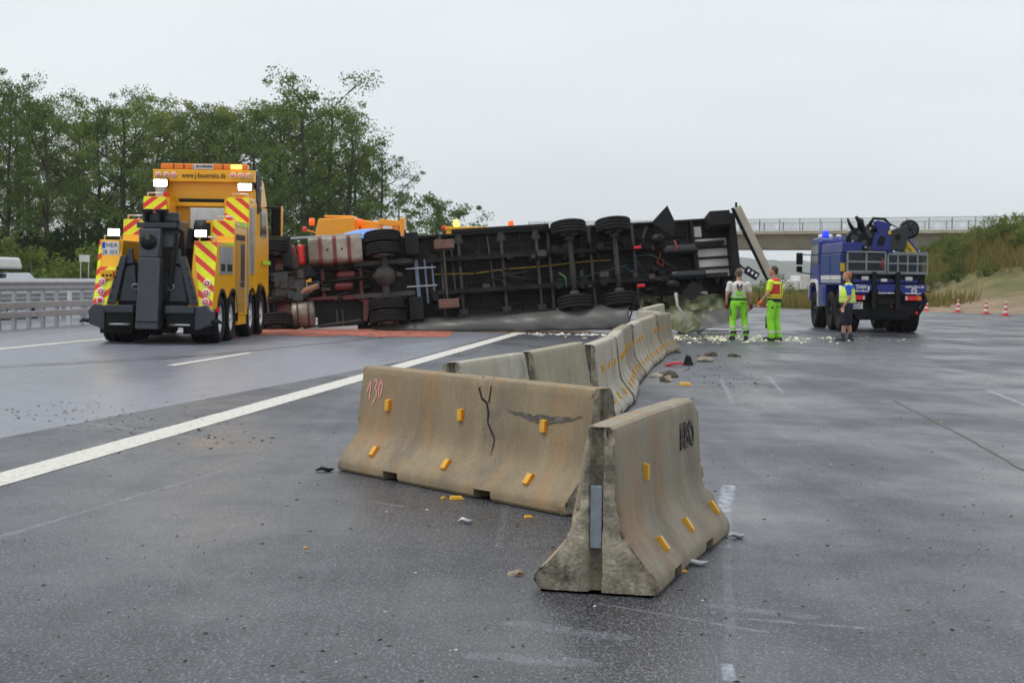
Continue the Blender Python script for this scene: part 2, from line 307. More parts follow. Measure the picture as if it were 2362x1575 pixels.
gm = patchy('meadow_ground', (.035,.05,.015), (.10,.10,.04), .6, .5, .9)
struct('ground', MB().add([(-4000,-300,-.14),(4000,-300,-.14),(4000,7000,-.14),(-4000,7000,-.14)], [(0,1,2,3)]), gm)
RP = [(60,-20),(60,58),(45,72),(34,84),(26.9,91),(21,95),(16.4,98),(13.5,104.5),(11,116),(9,135),(6,170),(-12,170),(-17,120),(-20,95),(-25,50),(-33,-20)]
struct('road', MB().add([(x,y,0) for x,y in RP], [tuple(range(len(RP)))]), ASPH)
def strip(name, pts, w, m, z=.004, rag=0, **k):
    v = []; f = []
    fine = []
    for (a, b) in zip(pts[:-1], pts[1:]):
        a, b = Vector(a), Vector(b); q = max(1, int((b-a).length/(.35 if rag else 6)))
        fine += [a.lerp(b, i/q) for i in range(q)]
    fine.append(Vector(pts[-1])); r = random.Random(int(pts[0][0]*91+w*1000))
    for i, p in enumerate(fine):
        d = (fine[min(i+1,len(fine)-1)]-fine[max(0,i-1)]).normalized(); nn = Vector((d.y,-d.x)); ww = w/2*(1+rag*(r.random()-.5)*2)
        j = nn*rag*w*(r.random()-.5)*2
        v += [(p.x-nn.x*ww+j.x, p.y-nn.y*ww+j.y, z), (p.x+nn.x*ww+j.x, p.y+nn.y*ww+j.y, z)]
    f = [(2*i, 2*i+1, 2*i+3, 2*i+2) for i in range(len(fine)-1)]
    return struct(name, MB().add(v, f), m, **k)
strip('road_marking', [(L1(-15),-15),(L1(100),100)], .33, PAINT, rag=.012)
strip('road_marking', [(rdir(-9.84,33.3,10),10),(rdir(-9.84,33.3,100),100)], .22, PAINT)
for y0 in (28.2, 46.4, 64.4): strip('road_marking', [(rdir(-5.52,28.53,y0),y0),(rdir(-5.52,28.53,y0+5),y0+5)], .15, PAINT)
strip('tar_joint', [(-9.5,24.2),(-7.6,27.5),(-6.0,30.6),(-4.6,36.5),(-2.9,44)], .07, TAR, rag=.5)
strip('tar_joint', [(-9.6,25.2),(-7.5,28.4),(-5.8,31.8)], .04, TAR, rag=.6)
strip('tar_joint', [(4.92,22.18),(4.5,17.2),(4.18,14.05),(4.0,12.5)], .025, TAR, rag=.6)
strip('far_lane', [(13,165),(60,150)], 7, patchy('pale_concrete_lane', (.35,.35,.34), (.45,.45,.44), .5), z=-.03)

# ------------------------------------------------------------------ terrain and hills
def edge_y(x):                                                 # where the paving ends
    P = [(9,135),(11,116),(13.5,104.5),(16.4,98),(21,95),(26.9,91),(34,84),(45,72),(60,58)]
    if x <= 9: return 170
    for (a,b),(c,d) in zip(P[:-1],P[1:]):
        if x <= c: return b+(d-b)*(x-a)/(c-a)
    return 58
def hz(x, y):
    e = edge_y(x); f = mn.noise(Vector((x*.09,y*.09,3)))*.7+mn.noise(Vector((x*.3,y*.3,9)))*.18
    k = smooth((x-(19.5+.19*(y-100)))/11)*smooth((y-e-3)/38)
    h = 5.0*k + f*smooth((y-e-2)/8)*smooth((x-8)/6)*(.25+.8*k)
    h += 1.4*smooth((-x-21)/10)*smooth((y-60)/40)
    h -= .0 if y > e else .06
    return max(h, -.05) if y > e+.3 or x < -20 else -.06
mb = MB(); xs = [-160+2.5*i for i in range(137)]; ys = [56+2.5*i for i in range(86)]
mb.add([(x,y,hz(x,y)) for y in ys for x in xs], [(j*137+i, j*137+i+1, (j+1)*137+i+1, (j+1)*137+i) for j in range(85) for i in range(136)], True)
def terrain_mat():
    m = bpy.data.materials.new('dry_bank'); m.use_nodes = True; t = m.node_tree; n = t.nodes; l = t.links; p = n['Principled BSDF']; p.inputs['Roughness'].default_value = .95
    tc = n.new('ShaderNodeTexCoord')
    def ramp(scale, cols, det=6):
        a = n.new('ShaderNodeTexNoise'); a.inputs['Scale'].default_value = scale; a.inputs['Detail'].default_value = det; a.inputs['Roughness'].default_value = .65; l.new(tc.outputs['Object'], a.inputs['Vector'])
        r = n.new('ShaderNodeValToRGB'); r.color_ramp.elements[0].position = .3; r.color_ramp.elements[1].position = .7
        r.color_ramp.elements[0].color = cols[0]+(1,); r.color_ramp.elements[1].color = cols[1]+(1,); l.new(a.outputs['Fac'], r.inputs[0]); return r.outputs[0]
    dirt = ramp(.8, ((.16,.11,.07),(.30,.22,.145))); grass = ramp(.5, ((.05,.065,.018),(.20,.16,.06)))
    s = n.new('ShaderNodeSeparateXYZ'); l.new(tc.outputs['Object'], s.inputs[0])
    nz_ = n.new('ShaderNodeTexNoise'); nz_.inputs['Scale'].default_value = .15; nz_.inputs['Detail'].default_value = 5; l.new(tc.outputs['Object'], nz_.inputs['Vector'])
    ad = n.new('ShaderNodeMath'); ad.operation = 'MULTIPLY_ADD'; ad.inputs[1].default_value = 5; l.new(nz_.outputs['Fac'], ad.inputs[0]); l.new(s.outputs[2], ad.inputs[2])
    mr = n.new('ShaderNodeMapRange'); mr.inputs[1].default_value = 2.8; mr.inputs[2].default_value = 4.2; l.new(ad.outputs[0], mr.inputs[0])
    lx = n.new('ShaderNodeMapRange'); lx.inputs[1].default_value = 12; lx.inputs[2].default_value = 22; lx.inputs[3].default_value = 1; lx.inputs[4].default_value = 0; l.new(s.outputs[0], lx.inputs[0])
    mxm = n.new('ShaderNodeMath'); mxm.operation = 'MAXIMUM'; l.new(mr.outputs[0], mxm.inputs[0]); l.new(lx.outputs[0], mxm.inputs[1])
    x = n.new('ShaderNodeMix'); x.data_type = 'RGBA'; l.new(mxm.outputs[0], x.inputs['Factor']); l.new(dirt, x.inputs['A']); l.new(grass, x.inputs['B']); l.new(x.outputs['Result'], p.inputs['Base Color'])
    return m
struct('terrain', mb, terrain_mat(), fix=False)
hm = patchy('wooded_hills', (.018,.03,.015), (.05,.065,.03), .05, .5, .95)
for (x0,x1,yy,zh,sd) in ((-3200,4800,4200,92,1),(300,2700,3600,74,2)):
    mb = MB(); n = 420; v = []
    for i in range(n+1):
        x = x0+(x1-x0)*i/n; zt = zh*(.55+.5*mn.noise(Vector((x*.0013+sd*7,0,sd)))) + 9*mn.noise(Vector((x*.012,sd,1))) + 5*mn.noise(Vector((x*.045,sd,4)))
        zt = max(zt, 1.0); v += [(x,yy-40,-.1),(x,yy-12,zt*.75),(x,yy+mn.noise(Vector((x*.1,2,sd)))*4,zt),(x,yy+80,-.1)]
    mb.add(v, [(4*i+k, 4*i+k+1, 4*i+k+5, 4*i+k+4) for i in range(n) for k in range(3)], False); struct('hills', mb, hm)

# ------------------------------------------------------------------ vegetation
def leaf_mat(name, cols, trans=.35):
    m = bpy.data.materials.new(name); m.use_nodes = True; t = m.node_tree; n = t.nodes; l = t.links; n.clear()
    o = n.new('ShaderNodeOutputMaterial'); g = n.new('ShaderNodeNewGeometry'); oi = n.new('ShaderNodeObjectInfo')
    r = n.new('ShaderNodeValToRGB')
    while len(r.color_ramp.elements) < len(cols): r.color_ramp.elements.new(.5)
    for i, c in enumerate(cols): r.color_ramp.elements[i].position = i/(len(cols)-1); r.color_ramp.elements[i].color = c+(1,)
    tc = n.new('ShaderNodeTexCoord'); nz_ = n.new('ShaderNodeTexNoise'); nz_.inputs['Scale'].default_value = .35; nz_.inputs['Detail'].default_value = 3; l.new(tc.outputs['Object'], nz_.inputs['Vector'])
    a = n.new('ShaderNodeMath'); a.operation = 'MULTIPLY_ADD'; a.inputs[1].default_value = .45; l.new(g.outputs['Random Per Island'], a.inputs[0])
    b = n.new('ShaderNodeMath'); b.operation = 'MULTIPLY_ADD'; b.inputs[1].default_value = .55; b.inputs[2].default_value = .02; l.new(nz_.outputs['Fac'], b.inputs[0]); l.new(b.outputs[0], a.inputs[2])
    l.new(a.outputs[0], r.inputs[0])
    hv = n.new('ShaderNodeHueSaturation'); mr = n.new('ShaderNodeMapRange'); mr.inputs[3].default_value = .75; mr.inputs[4].default_value = 1.3; l.new(oi.outputs['Random'], mr.inputs[0]); l.new(mr.outputs[0], hv.inputs['Value']); l.new(r.outputs[0], hv.inputs['Color'])
    d = n.new('ShaderNodeBsdfDiffuse'); tr = n.new('ShaderNodeBsdfTranslucent'); x = n.new('ShaderNodeMixShader'); x.inputs[0].default_value = trans
    l.new(hv.outputs[0], d.inputs[0]); l.new(hv.outputs[0], tr.inputs[0]); l.new(d.outputs[0], x.inputs[1]); l.new(tr.outputs[0], x.inputs[2]); l.new(x.outputs[0], o.inputs[0]); return m
LEAF = leaf_mat('tree_leaves', [(.045,.09,.03),(.095,.165,.05),(.165,.225,.065),(.29,.31,.09)])
LEAFP = leaf_mat('pale_leaves', [(.05,.10,.025),(.09,.15,.04),(.14,.19,.05)])
LEAFM = leaf_mat('olive_leaves', [(.08,.12,.032),(.155,.195,.048),(.25,.265,.065),(.34,.33,.09)])
LEAFB = leaf_mat('bush_leaves', [(.05,.10,.022),(.10,.155,.035),(.17,.205,.05),(.26,.24,.075)])
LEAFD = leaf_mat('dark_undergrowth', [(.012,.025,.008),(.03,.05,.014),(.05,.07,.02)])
GRASS = leaf_mat('dry_grass', [(.07,.095,.022),(.13,.135,.035),(.27,.21,.075),(.17,.10,.055)], .3)
BARK = mat('bark', (.06,.05,.04), .9, var=.4, vs=6)
def leaves(mb, c, rad, n, sz, r, flat=1.0):
    c = Vector(c)
    for _ in range(n):
        d = Vector((r.gauss(0,1), r.gauss(0,1), r.gauss(0,1)*flat)); d.normalize(); p = c + Vector((d.x*rad, d.y*rad, d.z*rad*flat))*(r.random()**.45)
        a = Vector((r.uniform(-1,1), r.uniform(-1,1), r.uniform(-.7,.7))).normalized(); b = a.orthogonal().normalized(); q = a.cross(b)
        s = sz*r.uniform(.55,1.25); b = (b*math.cos(r.random()*6)+q*math.sin(r.random()*6)).normalized(); q = a.cross(b)
        mb.add([p-b*s*.5, p+q*s*.32, p+b*s*.5, p-q*s*.32], [(0,1,2,3)])
def tree_proto(seed, h, rad, lo, nclump, nleaf, sz, lm, skinny=1.0):
    r = random.Random(seed); tk = MB(); cw = MB(); lean = Vector((r.uniform(-.06,.06), r.uniform(-.06,.06), 1))
    pts = [Vector((0,0,-.3))]
    for i in range(1, 8):
        z = h*.92*i/7; pts.append(Vector((lean.x*z+r.uniform(-.18,.18), lean.y*z+r.uniform(-.18,.18), z)))
    tk.tube(pts, [h*.017*(1-.85*i/7)+.02 for i in range(8)], 8)
    def at(z): 
        i = min(6, max(0, int(z/(h*.92)*7))); return pts[i].lerp(pts[i+1], min(1, max(0, (z-pts[i].z)/max(.1, pts[i+1].z-pts[i].z))))
    tips = []
    nl = 13
    for i in range(nl):
        z = h*(lo+(.88-lo)*i/(nl-1)); p = at(z); ang = i*2.4+r.uniform(-.5,.5)
        k = (i/(nl-1)); ln = rad*skinny*(.55+.6*math.sin(PI*min(1, .22+.78*k)))*r.uniform(.75,1.2)
        e = p+Vector((math.cos(ang)*ln, math.sin(ang)*ln, ln*r.uniform(.35,.95))); mid = p.lerp(e,.5)+Vector((0,0,-.08*ln))
        tk.tube([p, mid, e], [h*.006*(1.3-k), h*.004, .015], 5); tips += [e, mid.lerp(e,.45)]
        for s in range(3):
            a2 = ang+r.uniform(-1.1,1.1); q = mid.lerp(e, r.uniform(.2,.9)); e2 = q+Vector((math.cos(a2), math.sin(a2), r.uniform(.2,1.0)))*ln*r.uniform(.25,.5)
            tk.tube([q, e2], [h*.0028, .012], 4); tips.append(e2)
    tips.append(pts[-1]); tips.append(pts[-1]+Vector((0,0,.35)))
    for i in range(nclump):
        c = tips[i % len(tips)] + Vector((r.gauss(0,.35), r.gauss(0,.35), r.gauss(0,.3)))*rad*.22
        if i >= len(tips)*1.3:
            a = r.random()*6.3; q = r.random(); k = .72*math.sin(PI*min(1,.16+.80*q))**.8; d = rad*skinny*k*r.random()**.5*1.05; b0 = at(h*(lo*.55+(.97-lo*.55)*q)); c = b0+Vector((math.cos(a)*d, math.sin(a)*d, 0))
        leaves(cw, c, rad*r.choice((.12,.18,.24,.32))*r.uniform(.85,1.2), nleaf, sz, r, .8)
    return tk.mesh('trunk'), cw.mesh('crown', False), lm
def plant(proto, x, y, z, s, rz, name, label, cat, group=None, sxy=1):
    o = thing(name, label, cat, (x,y,z), rz, group); o.scale = (s*sxy, s*sxy, s)
    link('trunk', proto[0], BARK, o); link('crown', proto[1], proto[2], o); return o
protos = [tree_proto(11,14,3.6,.26,170,78,.175,LEAF), tree_proto(12,14,3.2,.18,170,76,.17,LEAF), tree_proto(13,14,3.9,.22,170,80,.18,LEAF), tree_proto(14,14,2.7,.30,115,58,.165,LEAF), tree_proto(15,14,3.3,.14,165,76,.175,LEAFM)]
PX = lambda px, Y: (px-1181)/4000*Y
row = [(-60,118,13.0,2),(15,112,13.6,0),(62,116,13.2,1),(112,110,12.2,2),(165,120,11.8,4),(228,114,13.2,0),(285,112,13.4,1),(338,116,13.6,4),(398,112,13.0,3),(452,118,13.3,2),(505,112,13.6,1),(548,116,14.2,4),(598,111,13.5,3),(648,114,14.6,1),(700,112,15.4,0),(752,116,14.6,1),(792,113,13.3,3),(828,117,12.2,3),(864,113,10.9,3),
       (40,131,15.0,2),(190,133,13.2,4),(300,134,15.0,2),(420,135,14.6,1),(530,132,15.0,0),(640,136,15.5,2),(725,131,14.8,4),(800,134,12.0,1)]
GR = 'trees in the row behind the motorway'
for i, (px, Y, h, k) in enumerate(row):
    lab = 'leafy green tree in the dense row behind the motorway'
    if (px, Y) == (700, 112): lab = 'tallest broad green tree of the row behind the overturned lorry'
    elif (px, Y) == (864, 113): lab = 'slender sparse tree with thin branches at the open end of the tree row'
    plant(protos[k], PX(px,Y), Y, hz(PX(px,Y),Y)-.1, h/14*.925, R.random()*6, 'deciduous_tree', lab, 'tree', GR, R.uniform(.85,1.05))
pr = tree_proto(21,9,2.9,.12,150,60,.24,LEAFP)
plant(pr, PX(1010,165), 165, 0, 1.0, 1, 'round_tree', 'pale green round tree far behind the orange crane', 'tree')
plant(pr, PX(1075,172), 172, 0, .72, 3, 'round_tree', 'low pale green tree beside the round tree behind the lorry', 'tree')
plant(tree_proto(22,10,1.9,.2,70,34,.22,LEAFP), PX(905,175), 175, 0, 1.05, 0, 'thin_tree', 'thin pale tree between the tree row and the round tree', 'tree')
def bush_proto(seed, rx, h, ncl, nl, sz, lm):
    r = random.Random(seed); st = MB(); cw = MB()
    for i in range(7):
        a = r.random()*6.3; e = Vector((math.cos(a)*rx*.6, math.sin(a)*rx*.6, h*r.uniform(.6,.95))); st.tube([(0,0,-.1), e*.5+Vector((0,0,.1)), e], [.03,.02,.008], 5)
    for i in range(ncl):
        a = r.random()*6.3; d = r.random()**.5; z = h*r.uniform(.12,.92)*(1-.45*d*d)
        leaves(cw, (math.cos(a)*rx*d, math.sin(a)*rx*d, z), h*r.uniform(.12,.22), nl, sz, r)
    return st.mesh('stem'), cw.mesh('foliage', False), lm
bp = [bush_proto(31,1.5,2.2,40,46,.19,LEAFB), bush_proto(32,1.1,1.6,34,44,.16,LEAFB), bush_proto(33,1.9,1.5,46,46,.20,LEAFB)]
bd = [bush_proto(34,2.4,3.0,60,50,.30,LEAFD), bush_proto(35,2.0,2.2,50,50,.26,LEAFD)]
bt = bush_proto(36,.75,2.4,26,34,.13,LEAFB)
def bush(pr, x, y, s, label, group, name='bush', z=None):
    o = thing(name, label, 'bush', (x,y,(hz(x,y) if z is None else z)-.08), R.random()*6.3, group); o.scale = (s*R.uniform(.85,1.2), s*R.uniform(.85,1.2), s)
    link('stem', pr[0], BARK, o); link('foliage', pr[1], pr[2], o)
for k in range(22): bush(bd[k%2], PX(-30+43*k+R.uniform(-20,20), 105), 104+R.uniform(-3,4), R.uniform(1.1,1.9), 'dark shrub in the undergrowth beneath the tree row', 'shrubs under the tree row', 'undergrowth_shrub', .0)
for k in range(13):
    Y = 82+R.uniform(-2,10); bush(bp[k%3], PX(-25+22*k+R.uniform(-8,8), Y), Y, R.uniform(.95,1.5), 'light green bush on the verge behind the guard rails', 'bushes on the verge behind the guard rails', 'verge_bush')
for k in range(48):
    Y = R.uniform(110,158); px = R.uniform(2140,2400); bush(bp[k%3] if k%4 else bt, PX(px,Y), Y, R.uniform(.4,1.0), 'olive green bush on the dry grass bank by the bridge', 'bushes on the bank by the bridge', 'bank_bush')
for (px,Y,s) in ((2165,150,1.5),(2195,158,1.7),(2225,154,1.5),(2260,160,1.9),(2300,156,1.5),(2345,150,1.7),(2385,150,1.9),(2130,150,1.3),(2320,130,1.3),(2250,128,1.2)): bush(bp[int(px)%3], PX(px,Y), Y, s*.62, 'olive green bush on the dry grass bank by the bridge', 'bushes on the bank by the bridge', 'bank_bush')
for (px,Y,s) in ((1765,113,.8),(1792,112,1.0),(1812,116,.9),(1832,120,.7),(1858,112,.8),(1738,118,.6)): bush(bt if px < 1800 else bp[1], PX(px,Y), Y, s, 'scraggy brownish bush at the edge of the paving behind the workers', 'scraggy bushes at the edge of the paving', 'roadside_bush')
g = MB(); r = random.Random(5)
def tuft(x, y, z, h, w):
    for _ in range(4):
        a = r.random()*6.3; b = Vector((math.cos(a), math.sin(a), 0)); p = Vector((x,y,z))+Vector((r.gauss(0,.12), r.gauss(0,.12), 0)); tip = p+Vector((r.gauss(0,.25)*h, r.gauss(0,.25)*h, h*r.uniform(.7,1.1)))
        g.add([p-b*w, p+b*w, tip+b*w*.3], [(0,1,2)])
k = 0
while k < 24000:
    Y = r.uniform(92,165); px = r.uniform(1680,2400); x = PX(px,Y); e = edge_y(x)
    if Y < e+1.0: continue
    z = hz(x,Y); cov = mn.noise(Vector((x*.15,Y*.15,1)))+.40*z-.55+(.75 if x < 22 else 0)+r.uniform(-.35,.35)
    k += 1
    if cov < .05: continue
    tuft(x, Y, z, r.uniform(.3,1.1), r.uniform(.025,.05))
for _ in range(3500):
    Y = r.uniform(76,104); x = PX(r.uniform(-30,330), Y); tuft(x, Y, hz(x,Y), r.uniform(.4,1.0), r.uniform(.03,.05))
struct('grass', g, GRASS, kind='stuff', fix=False, label='tall dry grass on the verge and the bank')

# ------------------------------------------------------------------ bridge
bdir = Vector((19,-16,0)).normalized(); bo = Vector((23,183,0)); bnr = Vector((-bdir.y, bdir.x, 0))
BR = thing('road_bridge', 'concrete road bridge with steel railing crossing behind the blue truck', 'bridge', bo); BR.rotation_euler = (0,0,math.atan2(bdir.y,bdir.x))
CON = mat('bridge_concrete', (.40,.38,.30), .85, var=.14, vs=.6, dirt=(.20,.19,.16), damt=.5, stretch=(1,1,.3))
COND = mat('bridge_girder_concrete', (.30,.29,.25), .85, var=.14, vs=.6, dirt=(.16,.15,.13), damt=.5)
B(-28,44,0,9,6.45,6.8).build('deck', CON, BR, .02); MB().prism([(.7,6.45),(1.3,4.95),(7.7,4.95),(8.3,6.45)], 'x', -28, 30).build('girder', COND, BR)
MB().prism([(29,6.44),(29,4.2),(26,-.2),(44,-.2),(44,6.44)], 'y', 1.2, 8).build('abutment', COND, BR); B(-31,-28,.3,8.7,-.2,6.4).build('pier', COND, BR)
RAILM = mat('railing_grey', (.17,.18,.19), .5, metal=.3, var=.1)
for yy in (.15, 8.8):
    for z, h in ((8.0,.06),(7.86,.035),(6.93,.035)): MB().bar((-28,yy,z),(44,yy,z),.05,h).build('rail', RAILM, BR)
    for k in range(31): MB().bar((-27.9+2.4*k,yy,6.8),(-27.9+2.4*k,yy,8.0),.07,.07).build('post', RAILM, BR)
    m_ = MB()
    for k in range(500): m_.bar((-27.8+.143*k,yy,6.93),(-27.8+.143*k,yy,7.86),.018,.018)
    m_.build('railing_bars', RAILM, BR, kind='stuff')
# ------------------------------------------------------------------ guard rails
def w_beam(z, x, y0, y1, s=1):
    q = [(0,.155),(.02,.15),(.075,.09),(.075,.06),(.02,.012),(.02,-.012),(.075,-.06),(.075,-.09),(.02,-.15),(0,-.155),(0,-.145),(.06,-.085),(.06,-.065),(.006,-.01),(.006,.01),(.06,.065),(.06,.085),(0,.145)]
    return MB().prism([(x+s*a, z+b) for a, b in q], 'y', y0, y1)
def guard_rail(x, y, label, n, step, full):
    g = thing('guard_rail', label, 'guard rail', (x,y,0), -.1085, 'guard rails along the central reserve')
    y0, y1 = -4.5, -4.5+n*step
    for i in range(n):
        yy = y0+.3+i*step; white = full and i == 9
        B(-.05,.05,yy,yy+.12,-.02,1.24 if not white else .98).build('post', Mt['white'] if white else Mt['galv'], g, .006)
    for k in range(int((y1-y0)/4)):
        a, b = y0+4*k, y0+4*k+3.995
        w_beam(1.13, .055, a, b).build('beam', Mt['galv'], g)
        if full: B(.055,.13,a,b,.52,.70).build('beam', Mt['galv'], g, .02); B(.055,.16,a,b,.28,.45).build('beam', Mt['galv'], g, .02)
        else: w_beam(.75, .055, a, b).build('beam', Mt['galv'], g)
    return g
guard_rail(-13.1, 44.4, 'galvanised guard rail with stacked beams next to the yellow tow truck', 34, 1.0, True)
guard_rail(-15.3, 48.0, 'galvanised guard rail in front of the silver car', 18, 2.0, False)

# ------------------------------------------------------------------ silver car beyond the rails
CAR = thing('car', 'silver car with white roof box beyond the guard rails', 'car', (-16.35,54.6,0), -.109)
silver = mat('car_silver', (.42,.44,.47), .3, metal=.5, coat=.5, var=.06)
MB().prism([(-2.2,.28),(-2.25,.6),(-2.1,.78),(-1.0,.98),(2.1,1.0),(2.2,.6),(2.15,.28)], 'x', -.9, .9).build('body', silver, CAR, .1)
MB().hexa([(-.85,-1.05,.96),(.85,-1.05,.96),(.85,2.0,.98),(-.85,2.0,.98)], [(-.62,-.25,1.45),(.62,-.25,1.45),(.62,1.5,1.45),(-.62,1.5,1.45)]).build('cabin', silver, CAR, .06)
MB().hexa([(-.76,-1.06,1.0),(.76,-1.06,1.0),(.76,-1.0,.99),(-.76,-1.0,.99)], [(-.58,-.345,1.41),(.58,-.345,1.41),(.58,-.29,1.41),(-.58,-.29,1.41)]).build('windscreen', Mt['glass'], CAR)
for s in (-1,1):
    MB().obox((s*.62,-2.17,.68),(.36,.1,.16)).build('headlight', Mt['lens'], CAR, .03)
    for yy in (-1.35,1.35): wheel(CAR, (s*.82,yy,.31), .31, .2, (1,0,0), .2, side=s, n=22)
    MB().ell((s*1.0,-.85,1.02),(.1,.07,.07)).build('mirror', silver, CAR)
    MB().bar((s*.55,-.1,1.5),(s*.55,1.3,1.5),.03,.03).build('roof_bar', Mt['black'], CAR)
for yy in (.1,1.1): MB().bar((-.6,yy,1.53),(.6,yy,1.53),.05,.03).build('roof_bar', Mt['black'], CAR)
rb = MB().hexa([(-.42,-.75,1.56),(.42,-.75,1.56),(.42,1.4,1.56),(-.42,1.4,1.56)], [(-.37,-.45,1.93),(.37,-.45,1.93),(.37,1.3,1.93),(-.37,1.3,1.93)]).build('roof_box', Mt['white'], CAR, .08)
B(-.2,.2,-2.27,-2.24,.42,.53).build('number_plate', Mt['plate'], CAR)
sg = thing('small_sign', 'small plain white board on posts among the verge bushes', 'sign', (PX(193,80),80,-.05)); B(-.24,.24,0,.03,2.02,2.34).build('board', Mt['white'], sg)
for s in (-1,1): MB().cyl((s*.18,.05,-.1),(s*.18,.05,2.25),.02).build('post', Mt['galv'], sg)

# ------------------------------------------------------------------ yellow tow truck
TT = thing('tow_truck', 'yellow heavy tow truck with red and yellow hazard stripes seen from behind', 'tow truck', (-7.62,37,0), -.009)
Y_, DG, BK = Mt['yellow'], Mt['dgrey'], Mt['black']
def rearlamp(x, y, z, core='lens', r=.085, ring='lensred'):
    q = MB().lathe([(r,0),(r,-.03),(r*.8,-.045),(r*.62,-.045)], (x,y,z), (0,1,0), 20).build('tail_lamp', Mt['lens'], TT)
    MB().lathe([(r*.62,.0),(r*.62,-.05),(r*.3,-.055)], (x,y,z), (0,1,0), 16).build('lens', Mt[ring if core != 'lensred' else 'lensred'], q)
    MB().cyl((x,y-.05,z),(x,y-.06,z), r*.3, n=12).build('reflector', Mt[core], q)
B(-.45,.45,.2,7.6,.5,.95).build('chassis', Mt['bsteel'], TT)
for yy in (.9, 2.25):
    for s in (-1,1): wheel(TT, (s*.95,yy,.52), .52, .62, (1,0,0), .29, side=s, dish=.17)
for yy in (5.0, 6.65):
    for s in (-1,1): wheel(TT, (s*1.07,yy,.52), .52, .36, (1,0,0), .29, side=s, dish=.06)
def arch(s, yy, r0=.60, r1=.66, x0=.95, x1=1.285, a0=-.15, a1=PI+.15, m=BK):
    n = 14; P = [(yy+r1*math.cos(a0+(a1-a0)*i/n), .52+r1*math.sin(a0+(a1-a0)*i/n)) for i in range(n+1)]+[(yy+r0*math.cos(a0+(a1-a0)*i/n), .52+r0*math.sin(a0+(a1-a0)*i/n)) for i in range(n,-1,-1)]
    MB().prism(P, 'x', *sorted((s*x0, s*x1))).build('mudguard', m, TT)
for s in (-1,1):
    for yy in (.9,2.25,5.0): arch(s, yy)
    x0, x1 = sorted((s*.76, s*1.27))
    arc = lambda yy: [(yy+.66*math.cos(a), .52+.66*math.sin(a)) for a in [PI*.06*i for i in range(2,15)]]
    prof = [(5.35,1.0),(5.35,3.33),(4.52,3.33),(4.40,2.72),(2.52,2.72),(2.36,2.2),(.3,2.2),(-.28,.74),(.0,.74),(.3,.74)]
    low = arc(.9)[::-1]+arc(2.25)[::-1]
    prof += [(.3,.85),(.45,1.0),(.7,1.17),(1.1,1.17),(1.45,1.02),(1.6,.95),(1.75,1.02),(2.05,1.17),(2.45,1.17),(2.75,1.0),(2.93,.75),(2.95,.55),(4.3,.55),(4.35,.9),(4.6,1.1),(5.0,1.18)]
    MB().prism(prof, 'x', x0, x1).build('side_locker', Y_, TT, .015)
    CH = CHEV_R if s > 0 else CHEV_L
    yp = lambda z: -.28+.58*(z-.74)/1.46
    def plate(pts, name='chevron_panel', m=CH, d=.014):
        return MB().add([(s*a, y-d, z) for a,y,z in pts]+[(s*a, y-.002, z) for a,y,z in pts], [(0,1,2,3),(4,5,6,7),(0,1,5,4),(1,2,6,5),(2,3,7,6),(3,0,4,7)]).build(name, m, TT)
    if s > 0: plate([(1.0,yp(.75),.75),(1.265,yp(.75),.75),(1.265,yp(2.19),2.19),(.765,yp(2.19),2.19)])
    else:
        plate([(1.0,yp(.75),.75),(1.265,yp(.75),.75),(1.265,yp(1.62),1.62),(.85,yp(1.62),1.62)]); plate([(1.19,yp(1.63),1.63),(1.265,yp(1.63),1.63),(1.265,yp(2.19),2.19),(1.2,yp(2.19),2.19)])
        B(-1.16,-.9,yp(1.45)-.08,yp(1.45)-.015,1.36,1.55).build('connector_box', Y_, TT)
        for k in range(3): MB().cyl((-1.1+.08*k,yp(1.45)-.1,1.44),(-1.1+.08*k,yp(1.45)-.08,1.44),.026,n=10).build('socket', BK, TT)
    plate([(.66,2.40,2.21),(1.265,2.40,2.21),(1.265,2.48,2.71),(.7,2.48,2.71)]); B(*sorted((s*.62,s*.77)),2.42,4.3,2.2,2.71).build('side_step', Y_, TT)
    plate([(.66,4.41,2.73),(1.265,4.41,2.73),(1.265,4.5,3.32),(.74,4.5,3.32)]); B(*sorted((s*.66,s*.77)),4.53,5.3,2.73,3.32).build('side_step', Y_, TT)
    for (yy,z) in ((.45,2.2),(2.65,2.72),(4.65,3.33)): MB().tube([(s*.85,yy,z-.01),(s*.85,yy,z+.09),(s*1.2,yy,z+.09),(s*1.2,yy,z-.01)], .022, 8).build('grab_rail', Mt['alu'], TT)
    for i, z in enumerate((1.30,1.10,.91)): rearlamp(s*1.12+(0 if s > 0 else .0), yp(z)-.014, z, ('lens','lens','lensred' if s < 0 else 'lens')[i])
    B(*sorted((s*1.27,s*1.31)),.15,.35,.68,.78).build('side_marker', Mt['lensred'], TT)
    # lamps switched on
    q = MB().obox((s*.93,.2,2.36),(.27,.10,.17)).build('work_lamp', BK, TT); MB().obox((s*.93,.14,2.36),(.24,.03,.14)).build('lamp_glass', Mt['lit'], q, .01)
    q = MB().obox((s*1.03,5.32,3.62 if s > 0 else 3.69),(.36,.14,.20)).build('work_lamp', BK, TT); MB().obox((s*1.03,5.24,3.62 if s > 0 else 3.69),(.32,.03,.16)).build('lamp_glass', Mt['lit'], q, .01)
    for k in range(3): rearlamp(s*(.72+.19*k), 5.38, 3.90, 'lens', .07)
    B(*sorted((s*.95,s*1.18)),5.4,5.62,2.7,3.72).build('gantry_post', Y_, TT, .015)
    # side: shutters and bins
    X = s*1.272
    def side(name, y0, y1, z0, z1, m, t=.02, par=TT): return B(*sorted((X, X+s*t)), y0, y1, z0, z1).build(name, m, par)
